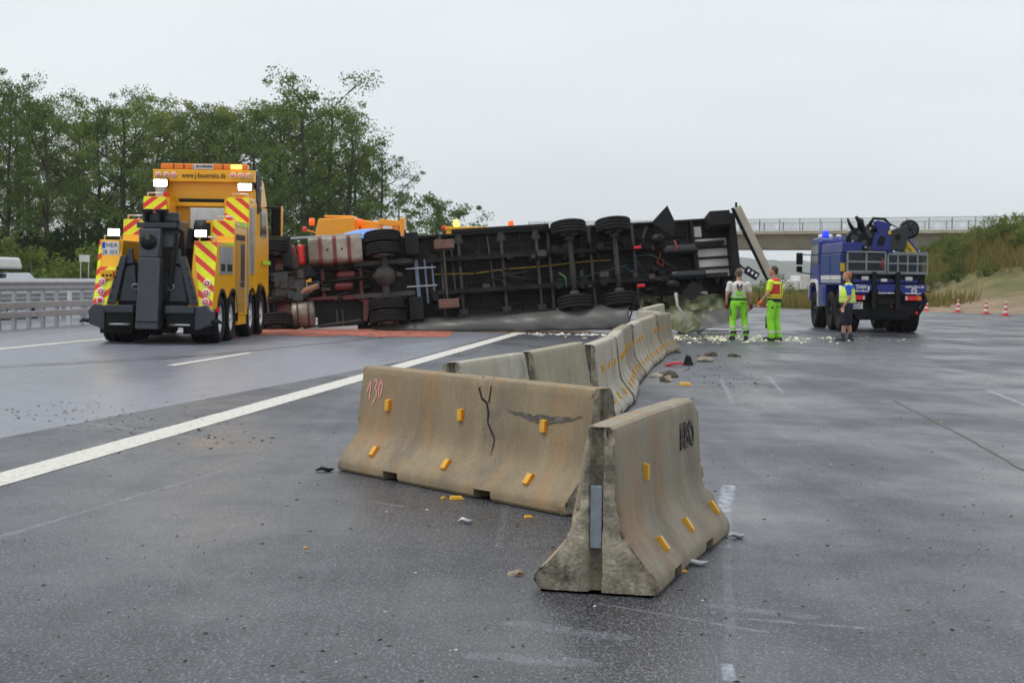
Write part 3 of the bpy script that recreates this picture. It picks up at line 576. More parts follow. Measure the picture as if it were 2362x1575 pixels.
    if s > 0:
        for (y0,y1) in ((.5,1.2),(1.28,2.1)):
            q = side('locker_bin', y0, y1, 1.5, 2.1, Mt['galv']); side('bin_opening', y0+.1, y1-.1, 1.56, 1.72, BK, .026, q)
        side('open_locker', 2.55, 3.85, .62, 2.42, mat('locker_inside', (.50,.24,.01), .5), .006); side('locker_slot', 2.6, 3.8, 2.28, 2.4, BK, .012); side('locker_slot', 3.25, 3.8, 1.2, 2.2, DG, .012)
        for k in range(5): side('locker_shelf', 2.6, 3.8, .68+.16*k, .70+.16*k, Mt['galv'], .02)
        side('roller_shutter', 4.15, 4.32, .7, 2.6, Mt['galv'], .02); q = side('roller_shutter', 4.6, 5.15, 1.5, 3.1, Mt['galv'])
        for k in range(16): side('shutter_slat', 4.62, 5.13, 1.52+.098*k, 1.60+.098*k, Mt['galv'], .03, q)
        side('warning_stripe', 1.3, 2.36, 2.13, 2.2, Mt['ygreen'], .01); side('warning_stripe', 3.0, 4.3, 2.6, 2.7, Mt['ygreen'], .01); side('warning_stripe', 6.6, 7.8, 1.75, 1.85, Mt['ygreen'], .02)
        for (yy,z) in ((2.8,2.62),(3.7,2.62),(4.8,3.25)): MB().lathe([(.04,0),(.04,.03),(.001,.04)], (X,yy,z), (1,0,0), 10).build('side_lamp', Mt['lens'], TT)
    else: side('roller_shutter', .6, 2.2, 1.4, 2.1, Mt['galv']); side('roller_shutter', 2.6, 4.3, .7, 2.6, Mt['galv'])
    B(*sorted((s*.9,s*1.25)),3.0,4.25,.33,.54).build('step', Y_, TT, .01)
    # mud flaps with lettering
    q = B(*sorted((s*.55,s*1.24)),.24,.26,.20,.56).build('mud_flap', BK, TT); text(q, 'lettering', 'BECHTEL', .13, mat('mudflap_lettering', (.20,.15,.09), .6), (s*.9,.235,.47))
    # rear under-run boxes
    B(*sorted((s*.33,s*.95)),-.62,-.1,.66,.82).build('recovery_step', DG, TT, .02)
    MB().prism([(s*.95,.30),(s*1.28,.42),(s*1.3,.70),(s*1.18,.84),(s*.95,.80)], 'y', -.55, -.05).build('corner_guard', DG, TT, .02)
    B(*sorted((s*.36,s*.94)),-.5,-.12,.36,.66).build('fork_store', BK, TT); MB().cyl((s*.42,-.55,.42),(s*.85,-.55,.42),.022).build('pin', Mt['alu'], TT)
    MB().tube([(s*1.2,-.4,.46),(s*1.42,-.42,.50),(s*1.52,-.35,.46)], [.05,.045,.02], 8).build('hook_arm', Mt['bsteel'], TT)
    # A frame
    MB().prism([(s*.28,.82),(s*.94,.82),(s*.66,1.80),(s*.50,1.84),(s*.30,1.6)], 'y', -.12, .1).build('frame_panel', BK, TT, .01)
    MB().prism([(s*.78,.84),(s*.97,.84),(s*.68,1.86),(s*.55,1.86)], 'y', -.30, -.08).build('frame_leg', DG, TT, .015)
    MB().prism([(s*.34,.9),(s*.72,.9),(s*.60,1.62),(s*.40,1.68)], 'y', -.20, -.13).build('frame_plate', DG, TT, .012)
    MB().prism([(s*.42,1.7),(s*.60,1.7),(s*.55,2.02),(s*.46,2.02)], 'y', -.22, -.10).build('bracket', DG, TT, .01)
    MB().lathe([(.06,-.02),(.085,0),(.06,.02),(.045,0),(.06,-.02)], (s*.38,-.24,1.2), (0,1,0), 14, caps=False).build('towing_eye', Mt['galv'], TT)
    for k in range(4): MB().cyl((s*(.88-.045*k),-.33,1.0+.2*k),(s*(.88-.045*k),-.30,1.0+.2*k),.025,n=8).build('bolt', Mt['bsteel'], TT)
    # cab sides
    B(*sorted((s*1.2,s*1.245)),5.95,6.25,3.0,3.95).build('wind_deflector', BK, TT, .02)
    MB().prism([(6.5,2.45),(7.45,2.45),(7.3,3.05),(6.55,3.15)], 'x', *sorted((s*1.22,s*1.24))).build('side_window', Mt['glass'], TT)
    arch(s, 6.65, .62, .70, 1.0, 1.28, 0, PI, BK)
    q = MB().obox((s*1.50,7.35,2.87),(.26,.16,.74)).build('mirror', BK, TT, .04); MB().obox((s*1.635,7.35,2.87),(.03,.18,.76)).build('mirror_cover', Y_, q, .01); MB().bar((s*1.2,7.3,3.2),(s*1.45,7.35,3.2),.04,.04).build('mirror_arm', BK, q)
    MB().lathe([(.05,0),(.05,.06),(.001,.09)], (s*1.24,6.2,3.62), (s,0,0), 10).build('cab_marker', Mt['lens'], TT)
# cab
MB().prism([(5.68,.95),(5.68,3.5),(5.85,3.92),(6.3,4.02),(7.0,3.85),(7.55,3.35),(7.95,2.4),(8.0,1.0),(7.4,.62),(7.35,1.0),(7.0,1.25),(6.3,1.25),(5.95,1.0)], 'x', -1.22, 1.22).build('cab', Y_, TT, .05)
for s in (-1,1): MB().prism([(5.75,3.3),(5.7,3.95),(6.1,4.06),(6.6,4.0),(6.45,3.05)], 'x', *sorted((s*1.08,s*1.24))).build('roof_spoiler', BK, TT, .03)
B(-1.0,1.0,5.60,5.68,2.6,3.8).build('cab_back_panel', Y_, TT, .01); B(-.62,.62,5.52,5.59,3.2,3.26).build('vent_slot', BK, TT)
B(-1.1,1.1,5.44,5.58,3.14,3.24).build('gantry_beam', Y_, TT, .01); B(-.62,.62,5.46,5.56,3.26,3.33).build('vent_slot', BK, TT)
B(-1.24,1.24,5.40,5.60,3.74,4.03).build('gantry_sign', Y_, TT, .015)
text(TT, 'lettering', 'www.j-bauereiss.de', .185, Mt['ink'], (0,5.39,3.89), sx=.74, bold=.001)
lb = B(-1.06,1.06,5.42,5.72,4.04,4.18).build('light_bar', Mt['lensor'], TT, .03); B(-.27,.22,5.40,5.43,4.05,4.17).build('sign_face', Mt['plate'], lb); text(lb, 'lettering', 'J. BAUEREISS', .085, Mt['ink'], (-.025,5.396,4.11), bold=.003)
B(.66,.92,5.405,5.425,4.06,4.16).build('flash_lamp', Mt['litor'], lb)
for x in (-.75,-.5,.45): B(x,x+.02,5.41,5.425,4.05,4.17).build('divider', BK, lb)
ap = B(-.30,.78,5.2,5.3,2.2,3.1).build('alloy_panel', Mt['alu'], TT, .02)
for k in range(5): B(-.16+.2*k,-.11+.2*k,5.185,5.2,2.3,3.0).build('rib', Mt['alu'], ap)
B(-.75,.75,1.2,5.2,.95,1.5).build('deck_box', DG, TT); B(-.7,.7,3.8,5.15,1.5,2.4).build('winch_housing', DG, TT, .02); MB().cyl((.35,2.6,2.45),(.72,2.6,2.45),.28).build('winch_drum', BK, TT)
# boom
MB().hexa([(-.32,-.05,2.05),(.42,-.05,2.05),(.42,1.0,2.05),(-.32,1.0,2.05)], [(-.30,.2,2.62),(.5,.2,2.62),(.5,1.1,2.62),(-.30,1.1,2.62)]).build('boom_head', DG, TT, .03)
B(-.32,.46,.12,.3,2.60,2.80).build('boom_head_plate', DG, TT, .02); B(-.40,.42,-.06,.2,2.46,2.58).build('cross_bar', DG, TT, .015)
MB().hexa([(-.2,.6,2.15),(.3,.6,2.15),(.3,4.6,1.9),(-.2,4.6,1.9)], [(-.2,.6,2.6),(.3,.6,2.6),(.3,4.6,2.45),(-.2,4.6,2.45)]).build('boom', DG, TT, .03)
MB().hexa([(-.27,-.44,1.83),(.15,-.44,1.83),(.15,-.05,1.83),(-.27,-.05,1.83)], [(-.30,-.28,2.44),(.16,-.28,2.44),(.16,-.05,2.44),(-.30,-.05,2.44)]).build('pivot_block', DG, TT, .02)
MB().lathe([(.17,0),(.17,-.05),(.06,-.06),(.05,-.09)], (-.07,-.35,2.15), (0,1,0), 20).build('pivot_pin', Mt['bsteel'], TT)
for x in (-.2,.12): q = MB().lathe([(.05,0),(.05,.2),(.16,.26),(.14,.3)], (x,.02,2.56), (0,0,1), 16).build('cable_pulley', Mt['bsteel'], TT)
MB().prism([(.32,1.2),(.40,1.2),(.55,2.35),(.46,2.35)], 'y', -.3, -.18).build('hydraulic_ram', Mt['bsteel'], TT)
MB().prism([(.42,1.85),(.62,1.3),(.58,2.4),(.42,2.5)], 'y', .1, .25).build('boom_side_plate', BK, TT)
MB().hexa([(-.24,-.86,.33),(.23,-.86,.33),(.23,-.45,.33),(-.24,-.45,.33)], [(-.23,-.58,1.82),(.22,-.58,1.82),(.22,-.25,1.82),(-.23,-.25,1.82)]).build('folded_underlift', DG, TT, .02)
B(-.235,.225,-.868,-.84,.48,.50).build('weld_seam', Mt['bsteel'], TT)
MB().tube([(-.95,5.1,3.3),(-.85,4.9,2.9),(-.6,3.5,2.75),(-.3,1.0,2.7)], .05, 8).build('hose', BK, TT); MB().obox((-.98,5.15,3.42),(.2,.2,.35)).build('beacon_bracket', Mt['galv'], TT); MB().obox((-.86,5.1,3.3),(.12,.14,.3)).build('tail_plug', Mt['red'], TT)
# plate
q = B(-1.19,-.83,.17,.19,1.86,2.16).build('number_plate', Mt['plate'], TT); q.data.materials.clear(); q.data.materials.append(Mt['plate'])
B(-1.185,-1.12,.163,.169,2.02,2.15).build('country_strip', Mt['eu'], q); text(q, 'lettering', 'NEA', .13, Mt['ink'], (-.98,.165,2.085), bold=.0); text(q, 'lettering', 'JB 353', .12, Mt['ink'], (-1.01,.165,1.935), bold=.0)
B(-1.22,-.80,.19,.26,1.80,2.19).build('plate_holder', Y_, TT)
# ------------------------------------------------------------------ overturned lorry: x along it, z up across its width, y from wheels to roof
u_ = Vector((1,.105,.078)).normalized(); v_ = Vector((-.11,.21,1)); v_ = (v_-u_*v_.dot(u_)).normalized(); w_ = v_.cross(u_)
def lying(name, label, cat):
    o = thing(name, label, cat); M = Matrix((u_, w_, v_)).transposed().to_4x4(); M.translation = Vector((0,48.3,1.84)); o.matrix_world = M; return o
UN, DU, BS, CR = Mt['under'], Mt['dusty'], Mt['bsteel'], Mt['chassis_red']
TR = lying('overturned_tractor_unit', 'overturned tractor unit on its side with underside, fuel tank and red chassis showing', 'truck')
for s in (-1,1):
    wheel(TR, (-6.65,.50,s*1.03), .50, .36, (0,0,1), .29, side=s)
    for k in (0,1): wheel(TR, (-3.55,.52,s*(.78+.36*k)), .52, .33, (0,0,1), .29, side=s if k else -s, bolts=bool(k))
    MB().bar((-7.3,.82,s*.42),(-2.75,.82,s*.42),.24,.09).build('frame_rail', CR if s < 0 else BS, TR, .01)
    B(-4.15,-2.95,1.02,1.08,*sorted((s*.62,s*1.30))).build('wing', BS, TR); B(-2.93,-2.89,.25,1.05,*sorted((s*.62,s*1.28))).build('mud_flap', Mt['black'], TR)
    B(-2.90,-2.55,.45,.95,*sorted((s*.60,s*1.25))).build('rear_lamp_carrier', Mt['black'], TR, .02)
    MB().tube([(-6.65,.5,s*.15),(-6.65,.56,s*.6),(-6.65,.5,s*.9)], [.06,.05,.07], 10).build('axle_beam', BS, TR)
    B(-4.4,-2.75,.55,.66,*sorted((s*.40,s*.52))).build('leaf_spring', DU, TR); 
    MB().lathe([(.13,-.1),(.16,-.05),(.16,.05),(.13,.1)], (-3.05,.7,s*.47), (0,1,0), 16).build('air_bag', Mt['black'], TR)
MB().tube([(-3.55,.52,-1.0),(-3.55,.52,-.3),(-3.55,.52,.3),(-3.55,.52,1.0)], [.08,.11,.11,.08], 14).build('rear_axle', DU, TR)
df = MB().ell((-3.55,.46,.05),(.30,.28,.30), 18, 12).build('differential', DU, TR); MB().lathe([(.20,0),(.24,.05),(.24,.12),(.1,.3),(.07,.5)], (-3.4,.45,.05), (-1,.1,0), 18).build('pinion_housing', DU, df); MB().lathe([(.1,0),(.04,.18)], (-3.25,.42,.05), (1,0,0), 12).build('cover', DU, df)
MB().tube([(-3.9,.45,.05),(-5.3,.55,.0)], .055, 12).build('drive_shaft', BS, TR)
# tank
tk = MB(); n = 10; rd = []
for cx, cz, a0 in ((.92,1.12,0),(.42,1.12,PI/2),(.42,.62,PI),(.92,.62,1.5*PI)):
    for i in range(5): a = a0+PI/2*i/4; rd.append((cx+.13*math.cos(a), cz+.13*math.sin(a)))
tk = MB(); vs = [(x,y,z) for x in (-5.62,-4.14) for y,z in rd]; m_ = len(rd)
tk.add(vs, [tuple(range(m_)), tuple(range(m_,2*m_))]); tk.add(vs, [(i,(i+1)%m_,m_+(i+1)%m_,m_+i) for i in range(m_)], True); tk = tk.build('fuel_tank', Mt['tank'], TR, .025)
for x in (-5.3,-4.9,-4.5):
    rs = [(.67+(y-.67)*1.05,.87+(z-.87)*1.05) for y,z in rd]; q = MB(); q.prism(rs, 'x', x-.05, x+.05); q.build('tank_strap', CR, tk)
for x in (-5.1,-4.7): MB().lathe([(.03,0),(.03,-.02)], (x,.29,.86), (0,1,0), 10).build('drain_plug', Mt['bsteel'], tk)
MB().lathe([(.001,-.3),(.1,-.27),(.11,-.2),(.11,.2),(.1,.27),(.001,.3)], (-5.82,.5,.80), (0,0,1), 16).build('air_tank', Mt['red'], TR); B(-6.22,-5.92,.45,.8,.42,.80).build('battery_box', DU, TR, .03)
for z, x0 in ((-.14,-4.98),(.17,-4.9)): MB().lathe([(.001,0),(.09,.03),(.115,.08),(.115,.46),(.09,.52),(.001,.55)], (x0,.6,z), (1,0,0), 16).build('air_tank', CR, TR)
for x in (-5.28,-4.22): B(x-.05,x+.05,.72,.9,-.42,.42).build('cross_member', CR, TR, .01)
B(-5.0,-4.25,.66,.8,-.50,-.41).build('frame_gusset', CR, TR); MB().prism([(-4.5,-.42),(-4.1,-.42),(-4.02,-.62),(-4.12,-1.15),(-4.24,-1.15),(-4.2,-.62)], 'y', .65, .8).build('frame_bracket', CR, TR, .01)
MB().tube([(-4.05,.7,-.6),(-4.0,.66,-.9),(-3.98,.66,-1.22),(-4.1,.66,-1.25)], .03, 8).build('guard_tube', Mt['galv'], TR)
mf = MB().lathe([(.2,-.33),(.34,-.30),(.36,-.27),(.36,.27),(.34,.30),(.2,.33)], (-5.88,.62,-.86), (1,0,0), 24).build('silencer', Mt['tank'], TR)
for x in (-6.03,-5.73): MB().lathe([(.372,-.025),(.372,.025)], (x,.62,-.86), (1,0,0), 24).build('silencer_band', DU, mf)
MB().tube([(-5.98,.5,-.55),(-5.96,.45,-.38),(-5.80,.42,-.24),(-5.42,.42,-.12)], .085, 12).build('exhaust_pipe', Mt['copper'], TR)
en = B(-6.62,-5.75,.45,.95,-.36,.22).build('engine_sump', DU, TR, .05); r = random.Random(3)
for k in range(26):
    x, z = r.uniform(-6.6,-5.55), r.uniform(-.42,.3); sx, sz = r.uniform(.05,.2), r.uniform(.04,.15); B(x-sx,x+sx,r.uniform(.34,.44),.6,z-sz,z+sz).build('engine_casting', (DU, BS, Mt['dgrey'])[k%3], en, .015)
for (x,z) in ((-7.0,.32),(-7.0,-.36)): B(-7.35,-6.0,.5,.62,z-.03,z+.03).build('frame_brace', DU, TR)
for x in (-6.98,-6.82): MB().bar((x,.5,-1.0),(x-.05,.5,.75),.05,.05).build('steering_rod', DU, TR)
B(-5.5,-4.15,.9,.96,-1.2,-.5).build('side_panel', BS, TR); MB().bar((-5.9,.7,-1.22),(-4.3,.62,-1.12),.04,.06).build('side_guard', DU, TR)
for x in (-4.95,-4.8): MB().bar((x,.8,-.75),(x,.8,-1.2),.05,.05).build('panel_brace', DU, TR)
B(-6.1,-4.1,.55,.62,1.29,1.34).build('side_skirt', Mt['galv'], TR); B(-6.35,-6.1,.3,1.1,.45,1.32).build('wing', Mt['black'], TR, .03)
cabm = mat('cab_red', (.30,.02,.025), .35, coat=.4); MB().hexa([(-8.3,.9,-1.2),(-6.0,.9,-1.2),(-6.0,3.4,-.62),(-8.2,3.4,-.62)], [(-8.3,.9,1.22),(-6.0,.9,1.22),(-6.0,3.4,1.22),(-8.2,3.4,1.22)]).build('cab', cabm, TR, .08)
MB().ell((-3.9,2.7,1.52),(1.1,.75,.42), 24, 12).build('air_deflector', Mt['skyblue'], TR)
B(-7.6,-6.6,.75,.9,-.9,.9).build('bumper_frame', BS, TR); B(-5.6,-2.8,.93,1.0,-.9,.9).build('catwalk', UN, TR)

for k in range(40):
    x, z = r.uniform(-6.9,-2.9), r.uniform(-1.1,1.1); sx, sz = r.uniform(.03,.13), r.uniform(.03,.11)
    B(x-sx,x+sx,r.uniform(.55,.8),.95,z-sz,z+sz).build('bracket', (BS, UN, DU, BS)[k%4], TR, .012)
for k in range(14):
    x, z, y = r.uniform(-6.6,-3.6), r.uniform(-.8,.7), r.uniform(.5,.8); pts = [(x,y,z)]
    for j in range(4): pts.append((pts[-1][0]+r.uniform(-.1,.35), y+r.uniform(-.08,.08), pts[-1][2]+r.uniform(-.16,.16)))
    MB().tube(pts, r.uniform(.012,.022), 5).build('air_line', (Mt['black'], DU)[k%2], TR)
# ------------------------------------------------------------------ semi-trailer
TL = lying('overturned_semi_trailer', 'overturned dark semi-trailer lying on its side across the road with wheels facing out', 'trailer')
for k in range(9): B(-4.4+1.2*k,-4.4+1.2*k+1.19,1.14,1.18,-1.22,1.22).build('floor_panel', UN, TL)
MB().hexa([(-4.4,1.19,-1.2),(6.35,1.19,-1.2),(6.3,2.9,-.75),(-4.3,2.9,-.75)], [(-4.4,1.19,1.2),(6.35,1.19,1.2),(6.3,2.9,1.12),(-4.3,2.9,1.12)]).build('body', mat('curtain_grey', (.22,.23,.24), .5), TL, .03)
for s in (-1,1):
    for (y0,y1,w) in ((.70,.73,.12),(.73,1.05,.03),(1.05,1.08,.12)): B(-2.3,6.2,y0,y1,s*.47-w/2,s*.47+w/2).build('chassis_beam', UN if y0 < .72 else BS, TL)
    B(-4.4,6.4,1.0,1.18,*sorted((s*1.20,s*1.27))).build('side_rail', BS, TL, .008)
    q = MB().bar((-1.6,.62,s*1.2),(1.15,.62,s*1.2),.03,.10).build('side_guard', BS, TL)
    MB().bar((-1.6,.45,s*1.22),(1.15,.45,s*1.22),.03,.08).build('side_guard', BS, TL)
for x in (-1.92,-1.40,-.82,-.18,.38,.82,1.16,2.35,3.6,4.3,5.2): 
    big = x in (-1.92,-1.40,-.18,.82,1.16,2.35,3.6); MB().bar((x,.98 if big else 1.08,-1.18),(x,.98 if big else 1.08,1.18),.075 if big else .04,.20 if big else .08,(0,1,0)).build('cross_beam', DU if big else UN, TL)
for z in (-.16,.16,.82,-.85): B(-2.2,6.0,1.09,1.13,z-.02,z+.02).build('floor_joist', BS, TL)
for x in (-1.40,-.18,.82):
    for s in (-1,1): MB().prism([(x-.13,s*.95),(x+.13,s*.95),(x+.07,s*1.2),(x-.07,s*1.2)], 'y', .9, .97).build('outrigger', DU, TL)
# landing legs, headboard gear
rust = mat('rusty_leg', (.16,.075,.055), .7, var=.3, vs=6, dirt=(.07,.05,.04), damt=.6)
for s in (-1,1): B(-2.12,-1.55,.42,.58,*sorted((s*.72,s*.98))).build('leg_foot', rust, TL, .02); B(-1.98,-1.76,.55,1.05,*sorted((s*.70,s*.86))).build('landing_leg', DU, TL, .01)
MB().bar((-1.86,.5,-.9),(-1.86,.5,.85),.05,.05).build('leg_shaft', DU, TL)
for x in (-2.62,-2.38,-2.18): MB().bar((x,.9,-.72),(x-.02,.9,.55),.10 if x == -2.62 else .05,.03,(0,1,0)).build('kingpin_bar', mat('blue_grey_steel', (.12,.15,.22), .4, metal=.5), TL)
for z in (.30,-.22): MB().bar((-2.95,.86,z),(-2.1,.86,z),.03,.035).build('support_bar', Mt['galv'], TL)
# axles
for x in (1.72,3.0):
    ax = MB().tube([(x,.5,-.95),(x,.5,.95)], .075, 16).build('axle', DU, TL)
    for s in (-1,1):
        MB().lathe([(.14,-.06),(.14,.06)], (x,.5,s*.80), (0,0,1), 16).build('brake_drum', DU, ax); MB().lathe([(.11,-.08),(.13,0),(.11,.14)], (x-.42,.55,s*.52), (0,1,0), 14).build('brake_chamber', BS, ax)
        B(x-.55,x+.15,.55,.66,*sorted((s*.43,s*.53))).build('trailing_arm', BS, ax); wheel(TL, (x,.5,s*1.08), .50, .40, (0,0,1), .29, side=s)
MB().tube([(-2.2,.9,.10),(-1.0,.93,.06),(-.1,.92,.13),(.9,.93,.14),(2.1,.92,.2),(2.9,.92,.2)], .016, 6).build('cable', Mt['ycable'], TL)
MB().tube([(1.3,.9,-.28),(2.2,.9,-.22),(3.3,.86,.0),(3.5,.8,-.3),(3.9,.86,-.34),(3.6,.86,.25),(4.4,.9,.3)], .014, 6).build('cable', Mt['teal'], TL)
MB().tube([(4.28,.8,.62),(4.33,.78,.2),(4.2,.76,.02),(4.36,.74,-.12),(4.4,.8,.1)], .016, 6).build('air_hose', Mt['hose'], TL); MB().tube([(4.7,.45,.55),(4.75,.42,.38),(4.68,.45,.22)], .02, 6).build('tank_strap', Mt['hose'], TL)
MB().tube([(1.35,.6,-.15),(1.5,.5,-.3),(1.52,.55,-.6)], .014, 6).build('cable', mat('green_cable', (.1,.3,.08), .5), TL)
for z in (.45,-.66): B(3.55,3.75,.55,.75,z-.03,z+.03).build('rear_marker', Mt['lensred'], TL)
for z, x0 in ((.30,4.35),(-.44,4.5)): MB().lathe([(.001,0),(.11,.03),(.145,.1),(.145,.95),(.11,1.02),(.001,1.05)], (x0,.62,z), (1,0,0), 18).build('air_tank', mat('black_gloss_tank', (.012,.013,.018), .25), TL)
for (x,z) in ((4.25,.62),(4.55,-.72)): MB().ell((x,.55,z),(.22,.18,.16)).build('air_bellows', Mt['black'], TL)
# pale planks at the tail
for k in range(4): B(5.42,6.32,1.0,1.06,.42-.30*k,.66-.30*k).build('tail_plank', mat('tail_plank_white', (.62,.60,.55), .6, var=.12, vs=3, dirt=(.25,.22,.18), damt=.5), TL); B(5.35,6.36,.9,1.0,.37-.30*k,.415-.30*k).build('plank_bar', BS, TL)
for z in (.88,-1.02): B(5.35,5.62,1.0,1.05,z-.15,z+.15).build('floor_patch', mat('tail_plank_white', (.6,.6,.6)), TL)
B(5.30,5.38,.85,1.1,-1.2,1.2).build('tail_beam', BS, TL, .01); B(6.33,6.55,.55,1.15,-1.26,1.28).build('tail_frame', BS, TL, .015)
bx = B(5.75,6.35,.25,1.0,.86,1.30).build('pallet_locker', Mt['black'], TL, .03)
for k in range(7): B(5.78+.08*k,5.82+.08*k,.235,.25,.9,1.27).build('rib', Mt['black'], bx)
B(6.0,6.5,.3,1.0,-1.27,-.72).build('tail_lift_box', Mt['black'], TL, .03)
MB().add([(4.05,.2,1.05),(4.62,.25,.62),(4.75,.25,1.0),(4.55,.2,1.52),(4.05,.24,1.05),(4.62,.29,.62),(4.75,.29,1.0),(4.55,.24,1.52)], [(0,1,2,3),(4,5,6,7),(0,1,5,4),(1,2,6,5),(2,3,7,6),(3,0,4,7)]).build('mud_flap', Mt['black'], TL)
MB().add([(4.75,.4,-.98),(5.1,.4,-.66),(5.4,.4,-.92),(5.0,.4,-1.25),(4.75,.43,-.98),(5.1,.43,-.66),(5.4,.43,-.92),(5.0,.43,-1.25)], [(0,1,2,3),(4,5,6,7),(0,1,5,4),(1,2,6,5),(2,3,7,6),(3,0,4,7)]).build('mud_flap', Mt['black'], TL)
for x in (.9,1.25): B(x,x+.3,.7,.95,1.1,1.32).build('wing_bracket', Mt['black'], TL, .02)
lp = MB().obox((6.85,.55,-.52),(.42,.08,.22), Matrix.Rotation(.65,3,'Y')).build('hanging_lamp_board', Mt['black'], TL, .01); MB().tube([(6.5,.6,-.2),(6.62,.55,-.36),(6.75,.52,-.42)], .03, 6).build('bracket', BS, lp)
for k in range(3): MB().obox((6.76+.1*k,.50,-.45-.077*k),(.06,.02,.08), Matrix.Rotation(.65,3,'Y')).build('lamp', Mt['lens'], lp)
for k in range(16): B(6.545,6.57,.7,.95,-1.0+.14*k,-.94+.14*k).build('hinge', Mt['galv'] if k % 5 == 2 else BS, TL)
r = random.Random(17)
for k in range(46):
    x = r.choice((r.uniform(1.2,4.3), r.uniform(-2.6,6.0))); z = r.choice((.47,-.47))*r.uniform(.6,1.3)+r.uniform(-.15,.15); w, h = r.uniform(.03,.14), r.uniform(.03,.12)
    B(x-w,x+w,r.uniform(.55,.85),1.0,z-h,z+h).build('bracket', (BS, DU, UN)[k%3], TL, .01)
for k in range(14):
    x = r.uniform(-1.8,4.2); z = r.uniform(-.6,.6); y = r.uniform(.6,.95); pts = [(x,y,z)]
    for j in range(4): pts.append((pts[-1][0]+r.uniform(.05,.4), y+r.uniform(-.1,.1), pts[-1][2]+r.uniform(-.18,.18)))
    MB().tube(pts, r.uniform(.010,.018), 5).build('air_line', (Mt['black'], DU, Mt['bsteel'])[k%3], TL)
for k in range(10):
    x = r.uniform(-2.0,5.5); MB().bar((x,.9,r.choice((-1,1))*.5),(x+r.uniform(-.3,.3),1.05,r.choice((-1,1))*1.15),.04,.05).build('brace', (DU, BS)[k%2], TL)
# cream board leaning off the tail
iv = TL.matrix_world.inverted(); a, b = iv @ Vector((6.33,49.3,3.62)), iv @ Vector((7.42,49.9,1.62))
MB().bar(a, b, .20, .08, (0,1,.0)).build('loose_door_board', Mt['cream'], TL, .005); MB().bar(a+Vector((-.13,.03,-.03)), b+Vector((-.1,.03,-.04)), .07, .12, (0,1,0)).build('door_edge', Mt['black'], TL)
MB().bar(iv @ Vector((6.3,49.3,3.55)), iv @ Vector((6.30,49.3,3.74)), .05,.05).build('door_pin', BS, TL)
# curtain: the lower side, bulging on the road, and its torn rear end
TARP = mat('curtain_tarpaulin', (.105,.105,.095), .38, var=.2, vs=1.5, dirt=(.03,.029,.025), damt=.75, thr=.48)
def sheet(name, f, nu, nv, m, amp, sc, sd, thick=.012):
    mb = MB(); vs = []
    for j in range(nv+1):
        for i in range(nu+1):
            p = Vector(f(i/nu, j/nv)); d = mn.noise(Vector((p.x*sc, p.z*sc*1.6, sd)))+.5*mn.noise(Vector((p.x*sc*2.7, p.z*sc*3, sd+5))); d2 = abs(mn.noise(Vector((p.x*sc*1.3+p.z*2, 0, sd+9))))
            vs.append(iv @ (p+Vector((0,(d-.8*d2)*amp,d*amp*.3)))) 
    mb.add(vs, [(j*(nu+1)+i, j*(nu+1)+i+1, (j+1)*(nu+1)+i+1, (j+1)*(nu+1)+i) for j in range(nv) for i in range(nu)], True)
    o = mb.build(name, m, TL, fix=False); s = o.modifiers.new('solid', 'SOLIDIFY'); s.thickness = thick; return o
L = lambda a, b, t: a+(b-a)*t
sheet('curtain', lambda u, v: (L(-3.9,3.25,u), L(48.75,48.05,math.sin(v*PI/2))+.1*u+.25*(v>.9)*0, max(.02, L(L(.20,.86,u), L(.0,.13,u**2), v)+.10*math.sin(v*PI)*(0.4+u))), 70, 12, TARP, .10, .8, 1)
OLIVE = mat('curtain_inside_olive', (.07,.08,.03), .5, var=.4, vs=1.6, dirt=(.34,.36,.24), damt=.8, thr=.55)
sheet('torn_curtain', lambda u, v: (L(L(3.6,6.6,u), L(3.75,5.2,u), v), L(49.6,48.3,v)+.3*math.sin(u*7), max(.03, L(1.12, .04+.1*abs(math.sin(u*9)), v)-.12*math.sin(v*PI))), 60, 26, OLIVE, .34, 1.5, 4)
sheet('torn_curtain', lambda u, v: (L(L(4.9,6.9,u), L(4.6,6.3,u), v), L(48.9,48.2,v), max(.03, L(L(.55,.85,u), L(.02,.45,u**1.4), v))), 26, 10, TARP, .08, 1.3, 8)
MB().tube([iv @ Vector(p) for p in ((4.55,48.4,1.15),(4.58,48.2,.8),(4.75,48.1,.55),(4.68,48.0,.3))], [.05,.04,.05,.02], 8).build('torn_strap', mat('strap_pale', (.3,.31,.28), .6), TL)
for (x0,z0,x1,z1) in ((3.2,.15,3.45,1.05),(3.45,.1,3.62,.9)): MB().bar(iv @ Vector((x0,48.3,z0)), iv @ Vector((x1,48.5,z1)), .1,.04).build('broken_stanchion', BS if x0 < 3.3 else rust, TL)

# ------------------------------------------------------------------ crane and recovery lorry behind
CRN = thing('mobile_crane', 'orange mobile crane rising behind the overturned tractor unit', 'crane', (-6.1,66,0), 0); O = Mt['orange']
B(-5.2,5.6,-1.2,1.4,.7,1.6).build('carrier', O, CRN, .05); MB().prism([(-1.3,1.6),(-1.3,3.1),(-1.2,3.62),(.15,3.70),(.2,2.2),(1.2,1.6)], 'y', -1.1, 1.1).build('engine_housing', O, CRN, .04)
B(-1.0,.1,-.9,.9,3.68,3.76).build('housing_cap', O, CRN, .03); B(-.7,-.1,-.6,.6,3.76,3.80).build('roof_grille', BS, CRN)
MB().hexa([(-.1,-.45,3.0),(1.80,-.9,2.95),(1.80,-.1,2.95),(-.1,.5,3.0)], [(-.1,-.45,3.66),(1.80,-.9,3.48),(1.80,-.1,3.48),(-.1,.5,3.66)]).build('boom', O, CRN, .04)
